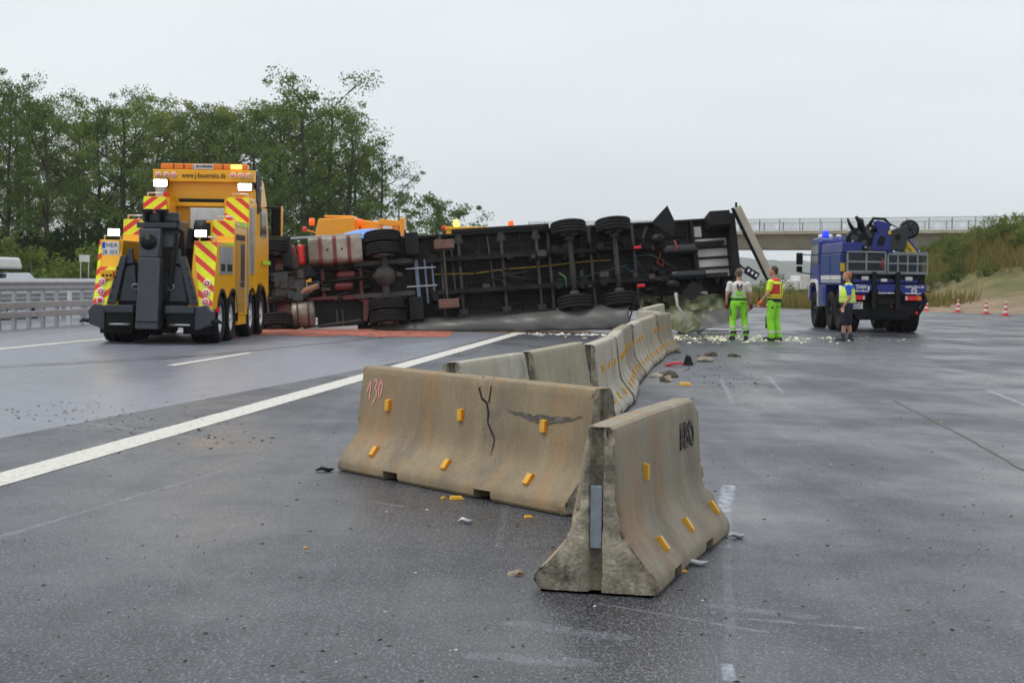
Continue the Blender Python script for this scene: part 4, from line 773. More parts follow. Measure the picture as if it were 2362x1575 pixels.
MB().hexa([(1.05,-.95,3.42),(1.9,-1.0,3.38),(1.9,-.05,3.38),(1.05,-.05,3.42)], [(1.05,-.95,3.66),(1.9,-1.0,3.58),(1.9,-.05,3.58),(1.05,-.05,3.66)]).build('boom_collar', O, CRN, .03)
B(1.84,2.02,-1.05,0,2.9,3.7).build('boom_head', O, CRN, .03); B(1.2,1.55,-.93,-.88,3.12,3.4).build('maker_plate', Mt['plate'], CRN)
MB().cyl((.1,-.7,3.3),(.1,.6,3.3),.22).build('boom_pivot', O, CRN); MB().bar((-1.3,-1,3.1),(-1.68,-1,3.2),.06,.06).build('lamp_arm', O, CRN); MB().ell((-1.72,-1,3.22),(.09,.09,.1)).build('marker_lamp', Mt['lensred'], CRN)
for (x,z) in ((-1.45,3.36),(.35,3.36)): q = MB().lathe([(.09,0),(.11,.03),(.11,.24),(.07,.28)], (x,-1.0,z), (0,0,1), 14).build('beacon', Mt['amber'], CRN); MB().cyl((x,-1,z-.25),(x,-1,z),.03).build('stem', BS, q)
for x in (.45,1.6): q = MB().lathe([(.1,0),(.12,.04)], (x,-1.05,2.98), (0,1,0), 14).build('head_lamp', Mt['litor'], CRN)
for x in (-4.2,-2.6,2.2,3.8):
    for s in (-1,1): wheel(CRN, (x,s*1.05,.6), .6, .4, (0,1,0), .32, side=s, n=20, bolts=False)
RV = thing('recovery_lorry', 'yellow recovery lorry whose flat roof with amber beacons shows above the trailer', 'truck', (-.5,63,0), 0)
B(-1.9,1.7,-1.2,1.2,1.0,3.20).build('body', Mt['yellow'], RV, .04); B(-1.95,1.75,-1.25,1.25,3.20,3.31).build('roof', Mt['yellow'], RV, .02); B(1.75,3.4,-1.2,1.2,.9,2.9).build('cab', Mt['yellow'], RV, .06); B(2.2,3.0,-1.215,-1.2,1.9,2.6).build('side_window', Mt['glass'], RV)
q = MB().lathe([(.08,0),(.10,.03),(.10,.2),(.06,.24)], (-1.55,-1.0,3.31), (0,0,1), 14).build('beacon', Mt['litor'], RV); MB().lathe([(.08,0),(.10,.03),(.10,.2),(.06,.24)], (.40,-1.0,3.31), (0,0,1), 14).build('beacon', Mt['amber'], RV); MB().ell((-1.98,-1.2,3.26),(.09,.06,.09)).build('marker_lamp', Mt['lensred'], RV)
B(-1.9,3.3,-.9,.9,.6,.95).build('chassis', BS, RV)
for x in (-1.2,.2,2.6):
    for s in (-1,1): wheel(RV, (x,s*.98,.5), .5, .4, (0,1,0), .29, side=s, n=20, bolts=False)
wt = thing('white_lorry', 'white box lorry far off beyond the scraggy bushes', 'truck', (PX(1872,150),150,0), .2); B(-1.6,1.2,-1.2,1.2,.9,2.1).build('box', Mt['white'], wt, .03); B(-2.6,-1.65,-1.1,1.1,.5,1.7).build('cab', Mt['white'], wt, .08)
B(-2.4,1.1,-.8,.8,.45,.88).build('chassis', BS, wt)
for x in (-2.0,.6):
    for s in (-1,1): wheel(wt, (x,s*.95,.42), .42, .3, (0,1,0), .25, side=s, n=16, bolts=False)
# ------------------------------------------------------------------ blue rescue truck with loading crane
TH = thing('rescue_truck', 'blue six-wheeled rescue truck with folded crane and grey tail lift cage', 'truck', (11.38,52.9,0), .01)
BL, BL2 = Mt['blue'], Mt['blue2']
B(-.45,.45,.2,6.0,.7,1.12).build('chassis', Mt['bsteel'], TH); B(-.95,.95,.3,3.9,.85,1.3).build('subframe', Mt['black'], TH)
for yy in (1.25,2.65):
    for s in (-1,1): wheel(TH, (s*.92,yy,.62), .62, .60, (1,0,0), .30, side=s, dish=.12, rm=Mt['bsteel'])
for s in (-1,1): wheel(TH, (s*1.0,5.35,.62), .62, .42, (1,0,0), .30, side=s, dish=.06, rm=Mt['bsteel'])
for yy in (1.25,2.65,5.35): MB().cyl((-.8,yy,.62),(.8,yy,.62),.1).build('axle', Mt['bsteel'], TH); MB().ell((0,yy,.6),(.25,.25,.24)).build('differential', Mt['bsteel'], TH)
# body
B(-1.25,1.25,.65,4.05,1.45,1.8).build('body_deck', BL, TH, .02); B(-1.25,-.62,.65,4.05,1.8,2.42).build('body_box', BL, TH, .02); B(-1.23,-.62,.65,4.05,2.44,2.76).build('body_top', BL, TH, .02); B(-.62,1.25,2.3,4.05,1.8,2.5).build('body_box', BL, TH, .02); B(-1.1,1.1,3.5,4.1,2.76,2.8).build('body_roof', BL, TH)
for s in (-1,1):
    for (y0,y1) in ((.72,2.3),(2.4,3.95)):
        q = B(*sorted((s*1.25,s*1.268)),y0,y1,1.78,2.4).build('roller_shutter', BL2, TH)
        for k in range(9): B(*sorted((s*1.268,s*1.275)),y0+.03,y1-.03,1.80+.066*k,1.855+.066*k).build('slat', BL2, q)
        B(*sorted((s*1.25,s*1.262)),y0,y1,1.60,1.74).build('white_stripe', Mt['white'], TH); B(*sorted((s*1.25,s*1.26)),y0,y1,1.53,1.565).build('white_stripe', Mt['white'], TH)
    B(*sorted((s*.95,s*1.24)),3.2,4.4,.75,1.43).build('side_tank', BL, TH, .03); B(*sorted((s*1.24,s*1.255)),3.4,3.9,.85,1.35).build('tank_door', BL2, TH)
    arcp = [(y,z) for y,z in ((4.6,1.2),(4.72,1.42),(5.0,1.5),(5.7,1.5),(6.0,1.35),(6.1,1.0),(6.16,1.0),(6.08,1.45),(5.75,1.62),(4.95,1.62),(4.62,1.52),(4.5,1.2))]
    MB().prism(arcp, 'x', *sorted((s*.95,s*1.27))).build('wheel_arch', Mt['white'], TH, .01)
    MB().prism([(4.45,.72),(4.52,.72),(4.6,1.5),(4.5,1.55)], 'x', *sorted((s*.9,s*1.26))).build('arch_flap', Mt['white'], TH)
    MB().tube([(s*1.1,.55,.72),(s*1.24,.6,1.0),(s*1.22,.62,1.42)], [.02,.06,.10], 8).build('arch_flap', Mt['white'] if s < 0 else BL, TH)
    MB().prism([(4.55,2.1),(5.75,2.1),(5.95,2.75),(4.6,2.8)], 'x', *sorted((s*1.225,s*1.24))).build('side_window', Mt['glass'], TH)
    m = MB().obox((s*1.62,5.95,2.3),(.22,.10,.40)).build('mirror', Mt['black'], TH, .03); MB().obox((s*1.62,5.95,1.95),(.2,.1,.2)).build('wide_mirror', Mt['black'], m, .03); MB().tube([(s*1.2,5.9,2.42),(s*1.62,5.95,2.46)], .018, 6).build('mirror_arm', Mt['black'], m); MB().tube([(s*1.2,5.9,1.78),(s*1.62,5.95,1.85)], .018, 6).build('mirror_arm', Mt['black'], m)
MB().prism([(4.4,1.3),(4.4,2.88),(4.6,3.0),(5.8,2.98),(6.1,2.5),(6.2,1.6),(6.15,.85),(5.98,.85),(5.95,1.4),(5.5,1.5),(4.9,1.45),(4.6,1.3)], 'x', -1.22, 1.22).build('cab', BL, TH, .05)
for k in range(3): MB().lathe([(.09,0),(.10,.1),(.06,.15)], (-.95+.3*k,5.7,2.98), (0,0,1), 12).build('roof_lamp', Mt['lens'], TH)
q = MB().lathe([(.11,0),(.12,.04),(.12,.2),(.07,.25)], (-.98,4.75,2.98), (0,0,1), 16).build('beacon', Mt['litblue'], TH); MB().obox((-.98,4.6,2.93),(.34,.2,.08)).build('beacon_base', Mt['white'], q)
rail = Mt['blue2']
def roof_rail(x0, x1, y, z0, z1, n):
    m = MB(); m.tube([(x0,y,z0),(x0,y,z1),(x1,y,z1),(x1,y,z0)], .022, 6)
    o = m.build('guard_rail', mat('railing_blue', (.06,.12,.42), .4), TH); MB().bar((x0,y,(z0+z1)/2),(x1,y,(z0+z1)/2),.03,.03).build('mid_rail', MATS['railing_blue'], o)
    for k in range(1, n): MB().bar((x0+(x1-x0)*k/n,y,z0),(x0+(x1-x0)*k/n,y,z1),.03,.03).build('upright', MATS['railing_blue'], o)
roof_rail(-.75,-.1,4.0,2.76,3.02,2); roof_rail(-.7,-.15,3.4,2.76,3.0,2); roof_rail(.5,.88,2.3,2.45,2.9,1); roof_rail(.92,1.32,2.2,2.45,2.9,2); roof_rail(.92,1.32,2.9,2.45,2.9,2)
# rear
B(-1.25,1.25,.25,.5,1.45,1.78).build('rear_cross_member', Mt['black'], TH, .02); B(-1.0,1.0,.18,.26,1.52,1.64).build('rear_beam', BL, TH, .02)
B(-1.1,1.1,.3,.6,.55,1.0).build('rear_underbody', Mt['black'], TH); B(-.85,.85,.35,.9,.38,.62).build('tail_lift_motor', Mt['bsteel'], TH, .06)
for (x0,x1) in ((-1.22,-.42),(-.28,.30),(.42,1.24)):
    MB().prism([(x0,1.48),(x1,1.48),(x1,1.32),(x1-.13,1.18),(x0+.1,1.18),(x0,1.32)], 'y', .02, .22).build('under_run_panel', BL, TH, .015)
for x in (-.36,.36): B(x-.07,x+.07,-.02,.2,.72,1.86).build('lift_arm', Mt['black'], TH, .01)
text(TH, 'lettering', 'THW', .17, Mt['inkw'], (-.76,.012,1.385), bold=.004, sx=.85); text(TH, 'lettering', 'Technisches Hilfswerk', .06, Mt['inkw'], (-.80,.012,1.27), bold=.003); text(TH, 'lettering', 'www.thw.de', .125, Mt['inkw'], (.88,.012,1.42), bold=.002, sx=.9); text(TH, 'lettering', 'Technisches Hilfswerk', .055, Mt['inkw'], (.01,.012,1.215), bold=.003); text(TH, 'lettering', 'Technisches Hilfswerk', .055, Mt['inkw'], (.83,.012,1.215), bold=.003)
cog = MB()
for i in range(20):
    a0, a1 = 2*PI*i/20, 2*PI*(i+1)/20; r0, r1 = .055, (.095 if i % 2 else .08)
    cog.add([(.86+r0*math.cos(a0),.010,1.30+r0*math.sin(a0)),(.86+r1*math.cos(a0),.010,1.30+r1*math.sin(a0)),(.86+r1*math.cos(a1),.010,1.30+r1*math.sin(a1)),(.86+r0*math.cos(a1),.010,1.30+r0*math.sin(a1))], [(0,1,2,3)])
q = cog.build('gear_emblem', Mt['inkw'], TH); text(q, 'lettering', 'THW', .045, Mt['inkw'], (.86,.008,1.30), bold=.002); B(-.56,-.50,.012,.018,1.31,1.42).build('emblem', Mt['inkw'], TH)
for s in (-1,1):
    q = B(*sorted((s*.62,s*1.12)),.10,.2,1.0,1.14).build('tail_lamp', Mt['lensred'], TH, .01); B(*sorted((s*.62,s*.68)),.09,.1,1.01,1.13).build('reverse_lens', Mt['lens'], q); B(*sorted((s*.98,s*1.10)),.09,.1,1.01,1.13).build('indicator_lens', Mt['lensor'], q)
    MB().obox((s*.60+(-.02 if s < 0 else .12),.15,1.66),(.22,.1,.12)).build('work_lamp', Mt['lens'], TH, .02); MB().lathe([(.05,0),(.05,-.03)], (s*1.02,.25,.62 if s > 0 else .66), (0,1,0), 12).build('reflector', Mt['lensred'], TH)
MB().obox((-.05,.1,1.60),(.2,.1,.10)).build('work_lamp', Mt['lens'], TH, .03)
q = B(-1.08,-.66,.2,.22,.72,.93).build('number_plate', Mt['plate'], TH); text(q, 'lettering', 'THW 8', .10, Mt['ink'], (-.86,.195,.875), bold=.003); text(q, 'lettering', '92073', .10, Mt['ink'], (-.86,.195,.775), bold=.003)
MB().tube([(1.15,.3,1.3),(1.28,.25,1.0),(1.15,.2,.75),(1.02,.3,.5)], [.06,.08,.06,.05], 8).build('towing_arm', Mt['bsteel'], TH); MB().bar((1.2,.1,1.28),(1.42,.05,1.26),.03,.03).build('handle', Mt['black'], TH)
B(.15,.25,.1,.2,.78,.95).build('coupling_pin', Mt['chassis_red'], TH); B(-.25,.3,.05,.3,.85,1.05).build('coupling', Mt['bsteel'], TH, .03)
# grey tail-lift cage
CG = mat('cage_grey', (.27,.29,.29), .45, metal=.4, var=.12, dirt=(.14,.14,.13), damt=.4)
def cage(x0, x1, z0, z1, y, nv, nh, w=.05):
    o = MB().bar((x0,y,z0),(x1,y,z0),.05,w*1.3).build('cage_frame', CG, TH)
    for z in [z0+(z1-z0)*(k+1)/(nh) for k in range(nh)]: MB().bar((x0,y,z),(x1,y,z),.04,w).build('bar', CG, o)
    for x in [x0+(x1-x0)*k/nv for k in range(nv+1)]: MB().bar((x,y+.03,z0),(x,y+.03,z1),w,.04).build('upright', CG, o)
    m = MB()
    for k in range(11): m.bar((x0,y+.06,z0+.04+(z1-z0-.05)*k/10),(x1,y+.06,z0+.04+(z1-z0-.05)*k/10),.008,.012)
    m.build('mesh_wires', Mt['bsteel'], o, kind='stuff')
cage(-1.18,-.02,1.86,2.46,.05,2,2); cage(.06,1.26,1.84,2.40,.04,4,2,.042); B(-1.2,1.27,.1,.62,1.78,1.84).build('lift_platform', CG, TH, .01); B(.25,1.26,.02,.08,2.40,2.47).build('platform_edge', CG, TH); B(-1.15,1.2,.55,.60,1.86,2.4).build('load_cover', Mt['dgrey'], TH)
B(-1.28,-.98,.60,.645,1.86,2.12).build('yellow_box', Mt['boomyel'], TH); MB().tube([(-.13,.0,1.95),(-.17,.0,2.1),(-.13,0,2.28),(-.08,0,2.1),(-.12,0,1.95)], .014, 6).build('rope_loop', Mt['hose'], TH)
MB().tube([(-1.3,.9,2.42),(-.98,1.2,2.85),(-.85,1.3,3.05)], .012, 6).build('rope', mat('pink_rope', (.6,.2,.22), .7), TH)
# folded crane
KR = MB().obox((-.15,1.6,2.6),(.55,.6,.9)).build('crane_column', Mt['black'], TH, .04)
q = MB().prism([(-.30,2.52),(.34,2.52),(.36,2.75),(.30,3.08),(.26,3.36),(-.10,3.46),(-.26,3.40),(-.10,3.12),(-.22,2.95)], 'y', .86, .96).build('crane_frame', BL, TH, .02)
MB().prism([(-.12,2.68),(.08,2.66),(.14,2.92),(.0,3.0),(-.08,2.85)], 'y', .83, .865).build('frame_recess', Mt['black'], q)
MB().prism([(.28,2.55),(.74,2.5),(.86,3.0),(.80,3.32),(.30,3.15)], 'y', .84, .96).build('crane_cheek', mat('crane_grey_green', (.02,.03,.03), .5), TH, .02); MB().cyl((.52,.80,2.95),(.52,.85,2.95),.09).build('cheek_pin', Mt['black'], TH)
MB().lathe([(.24,0),(.30,.04),(.30,.20),(.2,.26)], (.93,1.0,3.20), (0,1,0), 18).build('hose_reel', Mt['black'], TH); hr = MB().lathe([(.22,0),(.22,.02),(.06,.03)], (.93,.975,3.20), (0,1,0), 18).build('reel_face', Mt['dgrey'], TH)
for k in range(6): MB().bar((.93,.97,3.2),(.93+.2*math.cos(k*1.047),.97,3.2+.2*math.sin(k*1.047)),.03,.012,(0,1,0)).build('spoke', Mt['bsteel'], hr)
B(.22,.30,.80,.86,3.03,3.14).build('lamp', Mt['boomyel'], TH)
MB().hexa([(.60,1.0,2.58),(.92,1.0,2.22),(.92,1.3,2.22),(.60,1.3,2.58)], [(.82,1.0,3.0),(1.38,1.0,2.34),(1.38,1.3,2.34),(.82,1.3,3.0)]).build('crane_boom', BL, TH, .01)
bl = MB().hexa([(.68,.985,2.64),(1.02,.985,2.25),(1.02,.995,2.25),(.68,.995,2.64)], [(.81,.985,2.90),(1.27,.985,2.36),(1.27,.995,2.36),(.81,.995,2.90)]).build('boom_label', Mt['boomyel'], TH); text(bl, 'lettering', 'PALFINGER', .13, Mt['ink'], (.945,.978,2.54), (PI/2,.86,0), bold=.002)
MB().hexa([(.42,1.0,2.55),(.6,1.0,2.42),(.62,1.05,2.42),(.45,1.05,2.56)], [(.46,1.0,2.60),(.68,1.0,2.42),(.70,1.05,2.42),(.48,1.05,2.6)]).build('ram_rod', Mt['white'], TH)
gp = MB().prism([(-1.06,2.86),(-.92,2.62),(-.6,2.46),(-.22,2.5),(-.16,3.05),(-.35,3.36),(-.55,3.12),(-.74,3.24),(-.96,3.06)], 'y', .98, 1.32).build('grapple', Mt['black'], TH, .03)
for (x,z,w,h) in ((-.8,2.9,.16,.22),(-.5,2.75,.2,.14),(-.36,3.05,.14,.3),(-.66,3.05,.12,.1)): MB().obox((x,.97,z),(w,.06,h), Matrix.Rotation(x*1.5,3,'Y')).build('claw_plate', Mt['dgrey'], gp, .015)
for (x,z) in ((-.86,2.8),(-.45,2.62),(-.32,3.2)): MB().cyl((x,.92,z),(x,.98,z),.035,n=10).build('pin', Mt['galv'], gp)
for (pts, rr) in (([(-.75,1.1,3.05),(-.95,1.05,3.35),(-1.02,1.0,3.5)], [.08,.05,.03]), ([(-.55,1.1,3.1),(-.62,1.0,3.42),(-.78,.95,3.56)], [.13,.11,.04]), ([(-.5,1.2,2.7),(-.75,1.1,2.6),(-1.05,1.05,2.85)], [.1,.09,.06]), ([(-.4,1.1,3.2),(-.2,1.05,3.52),(.15,1.05,3.5),(.35,1.1,3.3)], [.05,.05,.045,.04]), ([(-.6,1.0,3.15),(-.3,.98,3.22),(.05,1.0,3.05)], [.05,.05,.04]), ([(-.3,1.15,3.3),(.1,1.1,3.0),(.0,1.1,2.7)], [.09,.1,.08])): MB().tube(pts, rr, 8).build('claw_arm', Mt['black'], gp)
for (x,z) in ((-1.0,2.92),(-.92,2.78),(-.85,2.66)): MB().obox((x,1.0,z),(.1,.1,.08)).build('claw_tooth', Mt['bsteel'], gp)
MB().cyl((-.45,1.05,2.45),(-.38,1.05,3.15),.07).build('hydraulic_ram', Mt['dgrey'], gp); MB().obox((-.28,.95,2.55),(.22,.15,.2)).build('valve_block', Mt['dgrey'], TH, .02)
B(-1.15,.2,.7,2.0,2.43,2.5).build('crane_base', Mt['black'], TH); MB().tube([(.3,1.1,3.38),(.55,1.1,3.25),(.75,1.1,3.1)], .02, 6).build('hose', Mt['black'], TH)
# ------------------------------------------------------------------ concrete barriers
def concrete(name, warm, pale=0):
    m = bpy.data.materials.new(name); m.use_nodes = True; t = m.node_tree; n = t.nodes; l = t.links; p = n['Principled BSDF']; p.inputs['Roughness'].default_value = .7
    tc = n.new('ShaderNodeTexCoord')
    def nz(sc, st, det=6, ro=.6):
        mp = n.new('ShaderNodeMapping'); mp.inputs['Scale'].default_value = st; l.new(tc.outputs['Object'], mp.inputs[0])
        a = n.new('ShaderNodeTexNoise'); a.inputs['Scale'].default_value = sc; a.inputs['Detail'].default_value = det; a.inputs['Roughness'].default_value = ro; l.new(mp.outputs[0], a.inputs['Vector']); return a.outputs['Fac']
    def ramp(f, a, b, ca, cb):
        r = n.new('ShaderNodeValToRGB'); r.color_ramp.elements[0].position = a; r.color_ramp.elements[1].position = b; r.color_ramp.elements[0].color = ca+(1,); r.color_ramp.elements[1].color = cb+(1,); l.new(f, r.inputs[0]); return r.outputs[0]
    def mix(f, a, b, mode='MIX'):
        x = n.new('ShaderNodeMix'); x.data_type = 'RGBA'; x.blend_type = mode
        if isinstance(f, float): x.inputs['Factor'].default_value = f
        else: l.new(f, x.inputs['Factor'])
        for k, v in (('A',a),('B',b)):
            if isinstance(v, tuple): x.inputs[k].default_value = v+(1,)
            else: l.new(v, x.inputs[k])
        return x.outputs['Result']
    base = ramp(nz(2.5,(1,1,1)), .3, .7, tuple(c*.82 for c in warm), tuple(c*1.15 for c in warm))
    streak = ramp(nz(5,(1,1,.16),7,.68), .32, .70, (.72,.71,.69), (1.08,1.07,1.05)); c = mix(.65, base, streak, 'MULTIPLY')
    org = ramp(nz(3.2,(1,1,.22),7,.7), .50, .70, (0,0,0), (.9,.9,.9)); c = mix(org, c, (.33,.19,.08) if not pale else (.40,.34,.22))
    grey = ramp(nz(1.7,(1,1,.6),7,.7), .56, .68, (0,0,0), (.6,.6,.6)); c = mix(grey, c, (.12,.115,.10))
    fine = ramp(nz(70,(1,1,1),3), .3, .7, (.86,.86,.86), (1.1,1.1,1.1)); c = mix(1.0, c, fine, 'MULTIPLY'); dr_ = ramp(nz(26,(1,1,.10),6,.7), .36, .52, (.62,.60,.56), (1,1,1)); c = mix(.22, c, dr_, 'MULTIPLY')
    pit = n.new('ShaderNodeTexVoronoi'); pit.inputs['Scale'].default_value = 17; pit.inputs['Randomness'].default_value = 1; l.new(tc.outputs['Object'], pit.inputs['Vector']); pr_ = ramp(pit.outputs['Distance'], .055, .10, (.16,.15,.13), (1,1,1)); c = mix(.85, c, pr_, 'MULTIPLY')
    l.new(c, p.inputs['Base Color'])
    bp = n.new('ShaderNodeBump'); bp.inputs['Strength'].default_value = .5; bp.inputs['Distance'].default_value = .005; l.new(nz(85,(1,1,1),6), bp.inputs['Height']); l.new(bp.outputs[0], p.inputs['Normal'])
    return m
CW = concrete('stained_warm_concrete', (.275,.215,.13)); CT = concrete('grey_brown_concrete', (.29,.25,.185)); CP = concrete('pale_concrete', (.45,.42,.345), 1); CE = concrete('greenish_concrete', (.36,.325,.225), 1)
ENDM = mat('broken_concrete_end', (.40,.355,.265), .9, var=.4, vs=13, dirt=(.05,.045,.038), damt=.95, thr=.46, bump=.7, bs=55)
STEEL = mat('coupling_steel', (.26,.30,.33), .45, metal=.6, var=.3, vs=9); REFY = mat('reflector_yellow', (.78,.40,.02), .4, var=.15, vs=30, dirt=(.25,.15,.03), damt=.5); REFO = mat('reflector_amber', (.85,.28,.01), .25, var=.1, vs=60)
PROF = [(.288,0),(.300,.018),(.302,.055),(.293,.085),(.272,.115),(.2655,.123),(.1815,.227),(.175,.235),(.153,.268),(.137,.303),(.127,.345),(.120,.39),(.1185,.405),(.0850,.72),(.0835,.735),(.080,.765),(.071,.788),(.054,.800)]
def half(z):
    for (a,b),(c,d) in zip(PROF[:-1],PROF[1:]):
        if b <= z <= d: return a+(c-a)*(z-b)/(d-b), Vector((a-c, 0, d-b)).normalized()
    return PROF[-1][0], Vector((0,0,1))
def reflector_mesh():
    m = MB(); a, b, h, c = .026, .05, .026, .012     # x along block, y up the face, z out
    m.hexa([(-a,-b,-.01),(a,-b,-.01),(a,b,-.01),(-a,b,-.01)], [(-a,-b+c,h*.8),(a,-b+c,h*.8),(a,b-c,h),(-a,b-c,h)]); return m.mesh('reflector')
RME = reflector_mesh(); RME.materials.append(REFY)
RLN = MB().hexa([(.0262,-.042,.0),(.0285,-.042,.0),(.0285,.042,.0),(.0262,.042,.0)], [(.0262,-.036,.021),(.0285,-.036,.021),(.0285,.036,.022),(.0262,.036,.022)]).mesh('lens'); RLN.materials.append(REFO)
def barrier(label, p0, p1, m, seed, up=(.17,.5,.83), lo=(.17,.5,.83), chip=.012, tilt=0, z=.0, zr=0, detail=False, sides=(-1,1), bend=0, crush=None):
    p0, p1 = Vector(p0), Vector(p1); d = p1-p0; Ln = d.length-.02
    o_mb = MB(); r = random.Random(seed); us = [0,.012,.03,.06,.1]; k = max(6, int((Ln-.2)/.12)); us += [.1+(Ln-.2)*i/k for i in range(1,k)]+[Ln-.1,Ln-.06,Ln-.03,Ln-.012,Ln]
    nots = [(Ln*.27-.1,Ln*.27+.1),(Ln*.68-.1,Ln*.68+.1)]
    for a, b in nots: us += [a-.004,a,b,b+.004]
    us = sorted(set(round(q,4) for q in us)); np_ = len(PROF); rings = []
    for u in us:
        e = min(u, Ln-u); ring = []; hole = any(a-.001 <= u <= b+.001 for a, b in nots); oy = bend*(u-Ln*.42)*(1 if u > Ln*.42 else 0)
        for s in (1,-1):
            idx = range(np_) if s > 0 else range(np_-1,-1,-1)
            for i in idx:
                w, zz = PROF[i]; nzv = .7*mn.noise(Vector((u*9,s*3+w*11+seed,zz*11)))+.8*mn.noise(Vector((u*31,s*5+seed,zz*33)))
                cut = chip*max(0, 1-e/.07)*max(0, nzv+.25)*2.2 + .0003*nzv
                topc = chip*.22*max(0, mn.noise(Vector((u*5.1,seed,1)))-.12)*(1 if zz > .74 else 0)
                zc = zz
                if hole and zz < .06: zc = .062+.008*mn.noise(Vector((u*30,seed,2)))
                if crush: 
                    cu, cs, cz0, cz1, cd = crush
                    if s == cs and cz0 <= zz <= cz1: cut += cd*smooth(1-abs(u-cu)/.16)*(.6+.8*nzv)
                w2 = max(.01, w-cut-topc); uu = u+(cut*.8 if u < Ln/2 else -cut*.8)*(1 if e < .07 else 0)
                ring.append((uu, s*w2+oy, zc-topc*1.2))
        rings.append(ring)
    M2 = 2*np_
    for i in range(len(us)-1):
        o_mb.add(rings[i]+rings[i+1], [(j, j+1, M2+j+1, M2+j) for j in range(M2-1)]+[(M2-1,0,M2,2*M2-1)], True)
    me = o_mb.mesh('concrete_barrier'); bm = bmesh.new(); bm.from_mesh(me); bmesh.ops.remove_doubles(bm, verts=bm.verts, dist=.0004)
    bm.to_mesh(me); bm.free(); me.materials.append(m)
    o = link('concrete_barrier', me); sm = [True]*len(me.polygons); me.polygons.foreach_set('use_smooth', sm); me.set_sharp_from_angle(angle=math.radians(24))
    tag(o, label, 'barrier', 'concrete barriers')
    o.matrix_world = Matrix.Translation((p0.x,p0.y,z)) @ Matrix.Rotation(math.atan2(d.y,d.x),4,'Z') @ Matrix.Rotation(-zr,4,'Y') @ Matrix.Rotation(tilt,4,'X')
    # end faces, grooved, with the steel coupling
    for e, ring in ((0,rings[0]),(1,rings[-1])):
        sg = -1 if e == 0 else 1; u0 = 0 if e == 0 else Ln; gw, gd = .036, .06; f = MB(); nl = 30
        zs = [.012+.785*i/nl for i in range(nl+1)]; oy = bend*(Ln*.58) if e else 0
        def hw(zv, s):
            pts = ring[:np_] if s > 0 else ring[np_:][::-1]
            for a, b in zip(pts[:-1], pts[1:]):
                if a[2] <= zv <= b[2]: return abs(a[1]-oy+(b[1]-a[1])*(zv-a[2])/max(1e-5,b[2]-a[2]))
            return abs(pts[-1][1]-oy)
        cols = []
        for zv in zs:
            row = []; jg = .006*mn.noise(Vector((zv*16,seed,e*4)))+.003*mn.noise(Vector((zv*60,seed,e)))
            for s in (-1,1):
                W_ = max(gw+.012, hw(zv,s)); seq = []
                for t in (1.0,.75,.5,.25,0.0):
                    y = s*(gw+jg*s+(W_-gw)*t); rough = min(chip,.016)*(.5*mn.noise(Vector((y*14,zv*14,seed+e*9)))+.6*mn.noise(Vector((y*45,zv*45,seed))))*(1 if t < 1 else .3)
                    seq.append((u0+sg*(.002-.012*(t > .99))-sg*max(-.003, rough), y+oy, zv))
                seq.append((u0-sg*gd, s*gw*.8+oy, zv)); row += seq if s < 0 else seq[::-1]
            cols.append(row)
        w_ = len(cols[0]); f.add([p for c in cols for p in c], [(i*w_+j, i*w_+j+1, (i+1)*w_+j+1, (i+1)*w_+j) for i in range(nl) for j in range(w_-1)], True)
        fo = f.build('end_face', ENDM, o)
        if detail or e == 0: B(u0-sg*.04 if sg > 0 else u0+.006, u0-.006 if sg > 0 else u0+.04, oy-.029, oy+.029, .22, .52).build('coupling_plate', STEEL, fo, .004)
    for s in sides:
        for (fr, zz) in [(q,.52) for q in up]+[(q,.172) for q in lo]:
            w, nrm = half(zz); up_ = Vector((0, -s*nrm.x, nrm.z)); outn = Vector((0, s*nrm.z, nrm.x)); xa = up_.cross(outn)
            q = link('reflector', RME, None, o); u = Ln*fr; M = Matrix((xa, up_, outn)).transposed().to_4x4(); M.translation = Vector((u, s*w+bend*max(0,u-Ln*.42), zz)); M = M @ Matrix.Rotation(r.uniform(-.05,.05),4,'Z'); q.matrix_local = M
            if detail: link('lens', RLN, None, q)
    return o
def ribbon(parent, name, pts, w, m, s, off=.004):
    # a mark drawn on the flank s of a barrier: pts are (u, z)
    v = []
    for i, (u, z) in enumerate(pts):
        a, b = pts[max(0,i-1)], pts[min(len(pts)-1,i+1)]; d = Vector((b[0]-a[0], b[1]-a[1])).normalized(); nn = Vector((-d.y,d.x))*(w[i] if isinstance(w,(list,tuple)) else w)/2
        for q in (-1,1):
            uu, zz = u+nn.x*q, z+nn.y*q; hw_, nr = half(min(.80, max(0,zz))); v.append((uu, s*(hw_+off*nr.z), zz+off*nr.x))
    return MB().add(v, [(2*i,2*i+1,2*i+3,2*i+2) for i in range(len(pts)-1)]).build(name, m, parent)
B0 = barrier('short concrete barrier with grooved end and steel coupling plate, marked with black letters', (.41,8.22), (1.0,10.42), CT, 3, up=(.30,), lo=(.24,.56,.90), chip=.03, detail=True, bend=-.035, crush=(0.0,1,.42,.8,.05))
B1 = barrier('cracked concrete barrier marked 130 in pink, at an angle behind the lettered block', (-1.09,13.52), (.61,11.05), CW, 8, up=(.15,.49,.83), lo=(.15,.49,.83), chip=.016, z=.006, detail=True)
